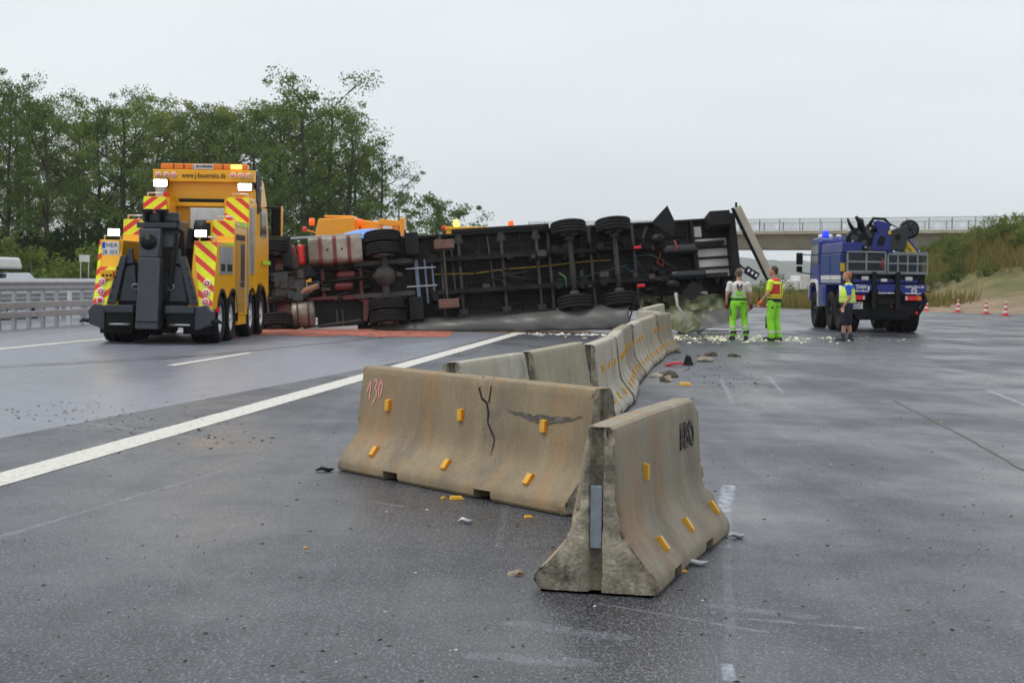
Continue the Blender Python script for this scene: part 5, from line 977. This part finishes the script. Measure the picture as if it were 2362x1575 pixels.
cs = [((-.42,14.1),(.14,16.2),CP,'scraped pale barrier next to the cracked one, its grooved end showing'),((.18,16.35),(.75,17.85),CE,'short tilted barrier between the scraped pale one and the start of the long chain'),
 ((.81,18.3),(1.19,21.0),CP,'first barrier of the long chain, joining the short tilted one'),((1.21,21.05),(1.47,24.0),CP,'second barrier of the long chain'),((1.45,24.05),(1.78,26.95),CT,'third barrier of the long chain'),((1.80,27.0),(2.14,29.9),CP,'fourth barrier of the long chain'),((2.15,29.95),(2.55,32.6),CE,'fifth barrier of the long chain, without upper reflectors'),((2.55,32.6),(2.82,34.9),CE,'sixth barrier of the long chain'),((2.84,34.95),(3.32,37.4),CT,'last barrier of the long chain before its corner'),((3.25,37.7),(2.98,40.4),CP,'barrier turned at the corner beyond the long chain'),((3.02,40.75),(3.75,43.6),CP,'barrier pushed up against the underside of the trailer')]
for i, (a, b, m, lab) in enumerate(cs):
    up = lo = (.2,.5,.8)
    if i == 0: up, lo = (.52,.86), (.3,.7)
    if i in (1,6): up = ()
    if i == 1: lo = ()
    if i == 8: up = (.35,.9)
    barrier(lab, a, b, m, 20+i, up, lo, chip=.018 if i < 3 else .012, tilt=(-.10 if i == 0 else -.07 if i == 1 else R.uniform(-.025,.025)), z=(.012 if i != 10 else .03), zr=(.03 if i in (1,10) else 0))
# marks: chalk number, crack, letters, scrape
for pts in ([(.10,.60),(.13,.665),(.145,.70),(.150,.66),(.148,.60),(.15,.545)], [(.20,.685),(.225,.705),(.245,.675),(.215,.635),(.245,.62),(.25,.575),(.225,.545),(.205,.52)], [(.30,.70),(.278,.66),(.28,.60),(.305,.575),(.325,.62),(.325,.67),(.30,.70)]): ribbon(B1, 'chalk_number', pts, .016, Mt['pink'], -1)
CRK = mat('crack_shadow', (.012,.011,.010), .9)
ribbon(B1, 'crack', [(1.66,.80),(1.655,.72),(1.70,.655),(1.765,.63),(1.80,.56),(1.80,.50),(1.85,.445),(1.90,.40),(1.905,.365),(1.90,.32),(1.90,.28)], [.022,.02,.018,.02,.024,.014,.018,.014,.012,.008,.003], CRK, -1); ribbon(B1, 'crack', [(1.79,.80),(1.80,.74),(1.79,.63)], [.014,.012,.014], CRK, -1)
SCR = patchy('scrape_grey', (.20,.17,.12), (.075,.068,.06), 16, .44, .8, .12, (1,1,2.5))
rs_ = random.Random(4); n_ = 34
ribbon(B1, 'scrape', [(2.02+.86*i/n_, .60-.035*math.sin(PI*i/n_)+rs_.uniform(-.006,.006)+(.03*max(0,i/n_-.6))) for i in range(n_+1)], [.006+.055*math.sin(PI*i/n_)**1.5*rs_.uniform(.55,1.2) for i in range(n_+1)], SCR, -1)
BLK = patchy('stencil_black', (.25,.22,.17), (.018,.017,.016), 25, .42, .8)
t_ = text(B0, 'lettering', 'ABO', .20, BLK, (1.86,-.104-.0 if False else -.10,.63), (PI/2-.12,0,0), sx=1.0, bold=.006); t_.location = (1.84, -.1345, .61); t_.rotation_euler = (PI/2-.115,0,-.035)

# ------------------------------------------------------------------ people
SKIN = mat('skin', (.50,.27,.19), .55, var=.08); HAIRB = mat('brown_hair', (.045,.028,.018), .7, var=.3, vs=30); HAIRG = mat('greying_hair', (.11,.075,.055), .7, var=.3, vs=30); HAIRR = mat('ginger_hair', (.34,.13,.045), .7, var=.25, vs=30)
HIVIS = mat('hi_vis_green', (.30,.80,.03), .6, var=.1, vs=5); HIVISY = mat('hi_vis_yellow', (.62,.85,.03), .6, var=.08); SILV = mat('reflective_silver', (.62,.64,.60), .4, var=.06); NAVY = mat('navy_cloth', (.012,.014,.025), .8); SHIRT = mat('pale_shirt', (.66,.62,.58), .8, var=.08, vs=3); BLUES = mat('blue_shirt', (.02,.10,.55), .8, var=.12); VRED = mat('vest_red', (.62,.02,.02), .6, var=.1); SHOE = mat('black_boot', (.015,.015,.017), .6); GLOVO = mat('orange_glove', (.85,.13,.02), .6); GLOVR = mat('maroon_glove', (.20,.015,.02), .7); DKG = mat('dark_grey_cloth', (.05,.05,.055), .8); GOLD = mat('gold_badge', (.6,.36,.03), .5)
def remesh(o, v=.011, it=4):
    m = o.modifiers.new('remesh', 'REMESH'); m.mode = 'VOXEL'; m.voxel_size = v; m.use_smooth_shade = True
    s = o.modifiers.new('smooth', 'SMOOTH'); s.factor = .5; s.iterations = it
def person(label, loc, rz, J, skin=SKIN, hair=HAIRB, H=1.0, belly=0.0, headturn=0.0):
    p = thing('person', label, 'person', loc, rz); p.scale = (H*1.09,H*1.09,H); b = MB(); V = Vector
    hd = V(J.get('head',(0,.03,1.68))); Mh = Matrix.Rotation(headturn,3,'Z')
    b.ell(hd,(.078,.098,.118),18,12,Mh); b.ell(hd+Mh@V((0,.03,-.06)),(.058,.072,.068),14,8,Mh); b.caps((0,-.005,1.46),hd+V((0,-.015,-.08)),.058,.055)
    b.caps(hd+Mh@V((0,.095,.005)),hd+Mh@V((0,.118,-.022)),.011,.016)
    for s in (-1,1): b.ell(hd+Mh@V((s*.079,-.005,-.005)),(.012,.024,.034),10,6,Mh)
    b.loft([(0,0,.9,.15,.11),(0,0,1.0,.155,.115),(0,.01,1.12,.145,.11),(0,.01,1.28,.165,.115),(0,0,1.40,.17,.105),(0,0,1.46,.08,.07)])
    for k in ('l','r'):
        sh, el, wr, fd = (V(q) for q in J['arm_'+k]); b.caps(sh,el,.050,.040); b.caps(el,wr,.041,.028); b.ell(sh,(.058,.058,.058))
        dr = fd.normalized(); sd = dr.cross(V((0,1,0)) if abs(dr.y) < .8 else V((0,0,1))).normalized(); sd = dr.cross(sd).normalized(); pal = wr+dr*.05; nrm = dr.cross(sd)
        for i in range(4): b.caps(wr+dr*.01+sd*(.0), wr+dr*.085+sd*(i-1.5)*.019, .017,.012)
        for i, ln in enumerate((.062,.074,.070,.054)):
            k0 = wr+dr*.085+sd*(i-1.5)*.02; k1 = k0+dr*ln*.55+nrm*.012; k2 = k1+dr*ln*.4+nrm*.028; b.caps(k0,k1,.010,.009); b.caps(k1,k2,.009,.008)
        t0 = wr+dr*.03-sd*.026; t1 = t0+dr*.035-sd*.024; t2 = t1+dr*.032+nrm*.01; b.caps(t0,t1,.012,.010); b.caps(t1,t2,.010,.009)
        hp, kn, an, toe = (V(q) for q in J['leg_'+k]); b.caps(hp,kn,.082,.055); b.caps(kn,kn.lerp(an,.35),.054,.058); b.caps(kn.lerp(an,.35),an,.058,.038); b.caps(an,an.lerp(toe,.6)+V((0,0,-.03)),.04,.034)
    body = b.build('body', skin, p); remesh(body, .010, 3)
    h = MB(); h.ell(hd+Mh@V((0,-.018,.028)),(.084,.095,.103),18,12,Mh); h.ell(hd+Mh@V((0,-.052,-.02)),(.070,.055,.075),14,8,Mh); ho = h.build('hair', hair, body)
    for s in (-1,1): MB().ell(hd+Mh@V((s*.032,.086,.012)),(.011,.007,.008),8,6,Mh).build('eye', Mt['ink'], body)
    MB().ell(hd+Mh@V((0,.096,-.052)),(.022,.008,.006),8,6,Mh).build('mouth', mat('lips', (.32,.10,.09), .6), body)
    return p, body
def trousers(p, J, m, ends=1.0, loose=1.0, hem=None, name='trousers'):
    t = MB(); V = Vector
    t.loft([(0,0,.84,.15,.125),(0,0,.92,.18,.135),(0,0,1.04,.172,.13)])
    for k in ('l','r'):
        hp, kn, an, toe = (V(q) for q in J['leg_'+k]); e = kn.lerp(an, ends); t.caps(hp,kn,.100*loose,.078*loose); t.caps(kn,e,.078*loose,.072*loose)
    o = t.build(name, m, p); remesh(o, .012, 5); return o
def boots(p, J, m=SHOE, sole=True):
    for k in ('l','r'):
        hp, kn, an, toe = (Vector(q) for q in J['leg_'+k]); f = (toe-an); f.z = 0; f.normalize(); s = MB(); z = toe.z
        s.caps(Vector((an.x,an.y,z+.05))-f*.03, Vector((an.x,an.y,z+.045))+f*.15, .05,.045); s.caps(an+Vector((0,0,-.02)), an+Vector((0,0,.09)), .055,.056); s.obox(Vector((an.x,an.y,z+.014))+f*.06,(.09,.28,.028), Matrix((Vector((f.y,-f.x,0)), f, Vector((0,0,1)))).transposed())
        o = s.build('boot', m, p); remesh(o, .012, 3)
def torso(p, J, m, name, rings, sleeves=0, w=1.0):
    t = MB(); t.loft(rings)
    if sleeves:
        for k in ('l','r'):
            sh, el, wr, fd = (Vector(q) for q in J['arm_'+k]); t.ell(sh,(.078,.078,.078)); t.caps(sh, sh.lerp(el,sleeves), .072,.064)
    o = t.build(name, m, p); remesh(o, .012, 4); return o
def band(p, rings, m, name, n=24): return MB().loft(rings, n, cap=False).build(name, m, p)
def leg_band(p, J, k, t0, t1, m, r):
    hp, kn, an, toe = (Vector(q) for q in J['leg_'+k]); MB().tube([kn.lerp(an,t0), kn.lerp(an,t1)], r, 16, cap=False).build('reflective_band', m, p)
TS = lambda e: [(0,0,.98,.172+e,.13+e),(0,.01,1.10,.165+e,.13+e),(0,.01,1.25,.182+e,.132+e),(0,0,1.37,.185+e,.122+e),(0,-.005,1.44,.13+e,.095+e),(0,-.005,1.485,.068+e,.062+e)]
# worker seen from behind, bib trousers
J1 = dict(arm_l=((-.205,0,1.40),(-.275,-.03,1.13),(-.275,.04,.90),(0,.1,-1)), arm_r=((.205,0,1.40),(.285,-.02,1.13),(.30,.05,.90),(.02,.12,-1)), leg_l=((-.10,0,.92),(-.125,.03,.50),(-.115,-.02,.10),(-.14,.12,0)), leg_r=((.10,0,.92),(.155,.04,.50),(.185,-.03,.11),(.215,.10,.0)))
p1, bd1 = person('worker in green bib trousers and pale shirt with his back turned', (5.86,45.0,0), 0, J1, hair=HAIRG, H=1.02)
trousers(p1, J1, HIVIS, .93, 1.0); torso(p1, J1, SHIRT, 'shirt', TS(.0), .62); boots(p1, J1)
MB().prism([(-.09,1.14),(.09,1.14),(.075,1.22),(-.075,1.22)], 'y', -.152, -.132).build('bib', HIVIS, p1); band(p1, [(0,.005,1.0,.185,.143),(0,.005,1.045,.185,.143)], NAVY, 'belt'); band(p1, [(0,.01,1.045,.181,.147),(0,.01,1.135,.176,.147)], HIVIS, 'bib'); band(p1, [(0,.01,1.085,.184,.151),(0,.01,1.12,.182,.151)], SILV, 'reflective_band')
MB().prism([(-.035,1.25),(.035,1.25),(.05,1.30),(.075,1.41),(.045,1.41),(.0,1.33),(-.045,1.41),(-.075,1.41),(-.05,1.30)], 'y', -.158, -.128).build('braces', DKG, p1); MB().ell((0,-.16,1.285),(.022,.006,.022)).build('badge', GOLD, p1)
for k in ('l','r'):
    leg_band(p1, J1, k, .42, .54, SILV, .085); leg_band(p1, J1, k, .66, .78, SILV, .083); s = -1 if k == 'l' else 1; an = Vector(J1['leg_'+k][2]); MB().tube([an+Vector((0,0,.05)), an+Vector((0,0,.13))], .078, 14).build('boot_gaiter', DKG, p1)
    MB().obox((s*.172,.01,.70),(.04,.12,.2)).build('pocket', NAVY, p1, .015); wr, fd = Vector(J1['arm_'+k][2]), Vector(J1['arm_'+k][3]).normalized(); g = MB(); g.caps(wr+fd*.0, wr+fd*.09,.036,.042); o = g.build('glove', GLOVR, p1)
MB().obox((.09,-.142,.93),(.10,.02,.02)).build('pocket_trim', NAVY, p1)
# worker with red vest
J2 = dict(arm_l=((-.20,.02,1.40),(-.26,.06,1.12),(-.22,.22,.95),(0,.5,-1)), arm_r=((.20,0,1.40),(.26,-.05,1.13),(.26,.04,.92),(0,.1,-1)), leg_l=((-.10,.01,.92),(-.12,.05,.50),(-.12,.0,.10),(-.15,.16,0)), leg_r=((.10,-.01,.92),(.13,.0,.50),(.14,-.07,.10),(.18,.06,0)))
p2, bd2 = person('worker in green trousers with a red and yellow vest holding a radio', (6.74,44.7,0), math.radians(62), J2, hair=HAIRB, H=1.06, headturn=.2)
trousers(p2, J2, HIVIS, 1.0, 1.08); torso(p2, J2, HIVISY, 'shirt', TS(.0), .62); boots(p2, J2)
torso(p2, J2, VRED, 'vest', [(0,-.005,1.02,.20,.155),(0,-.005,1.20,.205,.158),(0,-.005,1.36,.20,.145),(0,-.01,1.46,.13,.11),(0,-.01,1.50,.08,.08)])
band(p2, [(0,-.005,1.02,.206,.161),(0,-.005,1.12,.208,.163)], HIVISY, 'vest_band'); band(p2, [(0,-.005,1.055,.209,.164),(0,-.005,1.085,.209,.164)], mat('orange_trim', (.85,.2,.02), .6), 'vest_trim'); band(p2, [(0,-.005,1.375,.205,.148),(0,-.008,1.43,.162,.128)], HIVISY, 'vest_band')
for x in (-.06,.08): MB().bar((x,-.168,1.12),(x,-.158,1.38),.04,.012,(0,1,0)).build('vest_stripe', HIVISY, p2)
for x in (-.09,.09): MB().bar((x,.165,1.12),(x,.152,1.38),.04,.012,(0,1,0)).build('vest_stripe', HIVISY, p2)
band(p2, [(0,0,.93,.192,.148),(0,0,1.02,.190,.146)], NAVY, 'belt')
for k in ('l','r'):
    s = -1 if k == 'l' else 1; leg_band(p2, J2, k, .68, .80, SILV, .088); kn = Vector(J2['leg_'+k][1]); MB().obox(kn+Vector((0,.075,-.06)),(.11,.03,.3)).build('knee_pad', NAVY, p2, .012); MB().obox((s*.185,.0,.80),(.03,.11,.05)).build('pocket', NAVY, p2, .01)
    wr, fd = Vector(J2['arm_'+k][2]), Vector(J2['arm_'+k][3]).normalized()
    if k == 'l': MB().caps(wr, wr+fd*.09,.038,.046).build('glove', GLOVO, p2)
wr = Vector(J2['arm_l'][2])+Vector((0,.05,-.04)); rd_ = thing('radio', 'black hand-held radio in the orange-gloved hand', 'radio'); M2_ = Matrix.Translation((6.74,44.7,0)) @ Matrix.Rotation(math.radians(62),4,'Z') @ Matrix.Scale(1.06,4); rd_.matrix_world = M2_ @ Matrix.Translation(wr); MB().obox((0,.03,.06),(.05,.03,.13)).build('case', Mt['black'], rd_, .006); MB().cyl((.012,.03,.12),(.015,.035,.33),.008,n=8).build('aerial', Mt['black'], rd_)
# man in shorts and yellow waistcoat
J3 = dict(arm_l=((-.20,.0,1.40),(-.25,-.03,1.12),(-.22,.10,.90),(0,.2,-1)), arm_r=((.20,0,1.40),(.26,-.06,1.13),(.25,.04,.90),(0,.1,-1)), leg_l=((-.10,.02,.92),(-.11,.08,.50),(-.11,.10,.10),(-.14,.27,0)), leg_r=((.10,-.01,.92),(.12,-.02,.50),(.13,-.08,.10),(.16,.08,0)))
p3, bd3 = person('ginger-haired man in black shorts, blue shirt and yellow safety waistcoat', (8.72,45.1,0), math.radians(80), J3, hair=HAIRR, H=1.0, headturn=.0)
trousers(p3, J3, NAVY, .12, 1.12, name='shorts'); boots(p3, J3, mat('trainer_grey', (.03,.035,.04), .5, var=.9, vs=25))
torso(p3, J3, BLUES, 'shirt', [(0,.01,.93,.185,.15)]+[(a,b,c,d+.012,e+.022) for a,b,c,d,e in TS(.0)], .58)
torso(p3, J3, HIVISY, 'safety_waistcoat', [(0,.015,.99,.225,.20),(0,.02,1.12,.222,.195),(0,.015,1.26,.212,.175),(0,0,1.38,.19,.142),(0,-.005,1.45,.13,.105),(0,-.005,1.50,.085,.08)])
for z in (1.06,1.17): band(p3, [(0,.018,z-.012,.228,.203),(0,.018,z+.012,.227,.201)], SILV, 'reflective_band')

# ------------------------------------------------------------------ cones
def cone(x, y, s, label):
    o = thing('traffic_cone', label, 'traffic cone', (x,y,0), R.random()*3, 'traffic cones at the edge of the paving'); o.scale = (s,s,s)
    rad = lambda z: .155-.125*z/.72
    B(-.22,.22,-.22,.22,.004,.04).build('base', Mt['bollard'], o, .012)
    zs = [.04,.16,.28,.42,.54,.65,.75]
    for i in range(6): z0, z1 = zs[i], zs[i+1]; MB().lathe([(rad(z0),z0),(rad(z1)+.0,z1)], n=20, caps=(i == 5)).build('cone_band', (Mt['bollard'], Mt['white'])[i % 2], o)
for i, (x, y) in enumerate(((24.25,95.0),(24.58,90.6),(24.34,86.2))): cone(x, y-.6, .95, ('traffic cone by the bank farthest along the paving edge','middle traffic cone of three by the bank','traffic cone by the bank next to the open road')[i])
cone(18.4,100.5,.85,'traffic cone beside the scraggy bushes behind the workers'); cone(15.0,101.8,.85,'traffic cone in line with the red-vested worker'); cone(23.2,97.2,.9,'traffic cone half hidden by the blue truck')

# ------------------------------------------------------------------ debris
def chunk(x, y, s, m, label, sd, flat=.6, name='concrete_chunk', cat='rubble'):
    bm = bmesh.new(); bmesh.ops.create_icosphere(bm, subdivisions=2, radius=1)
    for v in bm.verts:
        q = v.co.copy(); k = 1+.45*mn.noise(q*1.3+Vector((sd,0,0)))+.2*mn.noise(q*3.5+Vector((0,sd,0))); v.co = Vector((q.x*k*s*1.3, q.y*k*s, max(-.2,q.z*k*flat)*s))
    me = bpy.data.meshes.new(name); bm.to_mesh(me); bm.free(); o = link(name, me, m); o.location = (x,y,s*.15); o.rotation_euler = (0,0,sd); tag(o, label, cat); return o
SOIL = mat('wet_soil', (.07,.055,.038), .9, var=.4, vs=14)
chunk(2.45,27.0,.15,SOIL,'dark earthy lump at the foot of the fourth chain barrier',1,.5); chunk(2.33,25.9,.10,CT,'rounded concrete lump at the foot of the third chain barrier',2,.8); chunk(2.25,26.9,.09,CP,'pale concrete lump beside the dark earthy lump',3)
chunk(3.62,32.4,.15,CT,'flat tan concrete slab lying on the road by the chain',4,.4); chunk(4.0,34.8,.13,SOIL,'brown clod near the tan slab and the chain corner',5,.5); chunk(4.45,34.7,.10,SOIL,'smaller brown clod beyond the other clod',6,.5); chunk(.04,8.75,.035,CT,'small concrete chip beside the short lettered barrier',7); chunk(3.45,36.1,.07,SOIL,'dark lump by the corner of the chain',9)
def yscrap(x, y, a, label, s=1.0):
    o = MB().hexa([(-.05*s,-.022*s,0),(.05*s,-.025*s,0),(.05*s,.022*s,0),(-.045*s,.025*s,0)], [(-.04*s,-.015*s,.02*s),(.03*s,-.018*s,.016*s),(.038*s,.015*s,.02*s),(-.04*s,.012*s,.024*s)]).build('broken_reflector', REFY); o.location = (x,y,.002); o.rotation_euler = (0,0,a); tag(o, label, 'reflector')
yscrap(-.36,11.7,.3,'snapped yellow reflector beneath the cracked barrier',1.0); yscrap(-.45,11.75,1.1,'stub of yellow reflector beneath the cracked barrier',.5); yscrap(-1.12,9.5,.8,'tiny yellow scrap alone on the bare asphalt',.3); yscrap(2.5,24.9,.2,'yellow reflector lying loose near the chain',1.9); yscrap(4.7,18.9,.5,'yellow crumb on the open lane by the dark joint',.35); yscrap(.12,10.85,.5,'yellow scrap at the end of the cracked barrier',.6); yscrap(.9,8.9,.5,'yellow fragment by the foot of the short lettered barrier',.5)
rs = MB().tube([(math.cos(a)*.16, math.sin(a)*.14, .03+.03*math.sin(a*1.5)) for a in [PI*.12*i for i in range(15)]], .018, 8).build('red_strap', mat('strap_red', (.55,.015,.05), .6)); rs.location = (2.85,30.4,.0); tag(rs, 'looped red strap lying by the chain of barriers', 'strap')
lp2 = B(-.6,.6,-.12,.12,0,.05).build('alloy_board', Mt['alu'], None, .01); lp2.location = (6.35,52.5,.01); lp2.scale = (1.15,2,1); lp2.rotation_euler = (0,0,.05); tag(lp2, 'pale aluminium board lying flat beneath the torn curtain', 'board')
dk = MB().hexa([(-.1,-.06,0),(.1,-.06,0),(.06,.06,0),(-.06,.06,0)],[(-.03,-.03,.18),(.05,-.03,.15),(.03,.03,.15),(-.03,.03,.17)]).build('black_bracket', Mt['black']); dk.location = (3.15,31.0,0); tag(dk, 'broken black plastic bracket standing by the red strap', 'debris')
for (x,y,l,a,lab) in ((-1.28,14.6,.16,.9,'bent grey splinter behind the cracked barrier'),(-1.42,13.25,.14,.1,'black rubber shred at the low corner of the cracked barrier'),(.98,9.1,.16,.15,'frayed white splinter beside the short lettered barrier'),(-.27,10.55,.10,.05,'torn foil strip in front of the cracked barrier'),(1.33,10.1,.12,.3,'torn grey plastic strip at the far end of the short barrier'),(1.36,13.3,.12,.1,'black rubber strip on the bare lane')):
    o = MB().tube([(-l/2,0,.01),(-l/6,.02,.025),(l/5,-.01,.012),(l/2,.015,.02)], [.006,.016,.018,.005], 6).build('debris_shred', Mt['galv'] if 'grey' in lab or 'white' in lab or 'foil' in lab else Mt['black']); o.location = (x,y,0); o.rotation_euler = (0,0,a); tag(o, lab, 'debris')
# crumbs nobody could count
def scatter(name, n, fn, m, lo, hi, label, sd):
    r = random.Random(sd); mb = MB()
    for _ in range(n):
        x, y = fn(r); s = r.uniform(lo,hi); a = r.random()*6.3; c, q = math.cos(a)*s, math.sin(a)*s; h = s*r.uniform(.15,.5)
        mb.add([(x-c,y-q,.001),(x+q*.6,y-c*.6,.001),(x+c*r.uniform(.5,1.2),y+q,.001),(x+s*.1,y,h)], [(0,1,3),(1,2,3),(2,0,3)])
    mb.build(name, m, kind='stuff', fix=False, label=label)
scatter('asphalt_grit', 900, lambda r: (lambda y: (PX(r.uniform(0,2362),y), y))(6.2+30*r.random()**1.6), SOIL, .006, .02, 'dark grit strewn over the road', 1)
scatter('asphalt_grit', 110, lambda r: (lambda t: (2.6+.9*t+r.gauss(0,.35)+.4, 24+12*t))(r.random()), SOIL, .012, .045, 'dark crumbs along the foot of the chain', 2)
scatter('asphalt_grit', 220, lambda r: (lambda t: (-5.5+3.0*t+r.gauss(0,.5), 19.5-4.0*t+r.gauss(0,.7)))(r.random()), SOIL, .01, .03, 'dark crumbs across the seam and the broad white line', 3)
scatter('pale_shards', 330, lambda r: (r.gauss(5.0,1.5), r.gauss(45.8,1.5)), mat('spilled_food_cream', (.72,.70,.48), .7, var=.2, vs=3), .03, .11, 'cream coloured spill scattered beneath the torn curtain', 4)
scatter('pale_shards', 160, lambda r: (r.uniform(.2,3.0), r.gauss(47.0,.35)), mat('shards_white', (.72,.70,.68), .7), .02, .08, 'white and pink shards along the foot of the trailer', 5)
scatter('pale_shards', 70, lambda r: (r.gauss(8.0,1.2), r.gauss(46.8,.8)), MATS['spilled_food_cream'], .02, .06, 'cream crumbs near the three men', 6)
scatter('stone_chips', 130, lambda r: (lambda y: (PX(r.uniform(700,2000),y), y))(6.5+22*r.random()**1.4), Mt['white'], .005, .014, 'pale chips strewn over the road', 7)
sp = MB(); r = random.Random(9); nx, ny = 90, 18; vs = []
for j in range(ny+1):
    for i in range(nx+1):
        u, v = i/nx, j/ny; x = -7.2+5.6*u; y = 42.8+5.4*v+.9*mn.noise(Vector((x*1.1,1,2)))*(1-v)+.3*mn.noise(Vector((x*4,1,2)))*(1-v)+.55*u*(1-v); vs.append((x, y, .006+.09*max(0,mn.noise(Vector((x*1.5,y*1.5,3))))*min(1,4*v*(1-v)+.1)*min(1,5*u*(1-u))))
sp.add(vs, [(j*(nx+1)+i, j*(nx+1)+i+1, (j+1)*(nx+1)+i+1, (j+1)*(nx+1)+i) for j in range(ny) for i in range(nx)], True)
sp.build('red_granulate', patchy('brick_red_granulate', (.09,.045,.04), (.46,.13,.08), 3.5, .47, .9, .12, (1,.7,1)), kind='stuff', label='brick red absorbent granulate spread under the overturned tractor unit')
# ------------------------------------------------------------------ haze
hb = B(-5200,5200,-60,4800,-2,150).build('haze', None, kind='stuff'); hm_ = bpy.data.materials.new('haze_air'); hm_.use_nodes = True; t = hm_.node_tree; t.nodes.clear(); o_ = t.nodes.new('ShaderNodeOutputMaterial'); pv = t.nodes.new('ShaderNodeVolumePrincipled'); pv.inputs['Density'].default_value = .00016; pv.inputs['Color'].default_value = (.95,.97,1,1); pv.inputs['Anisotropy'].default_value = .1; t.links.new(pv.outputs[0], o_.inputs['Volume']); hb.data.materials.append(hm_)
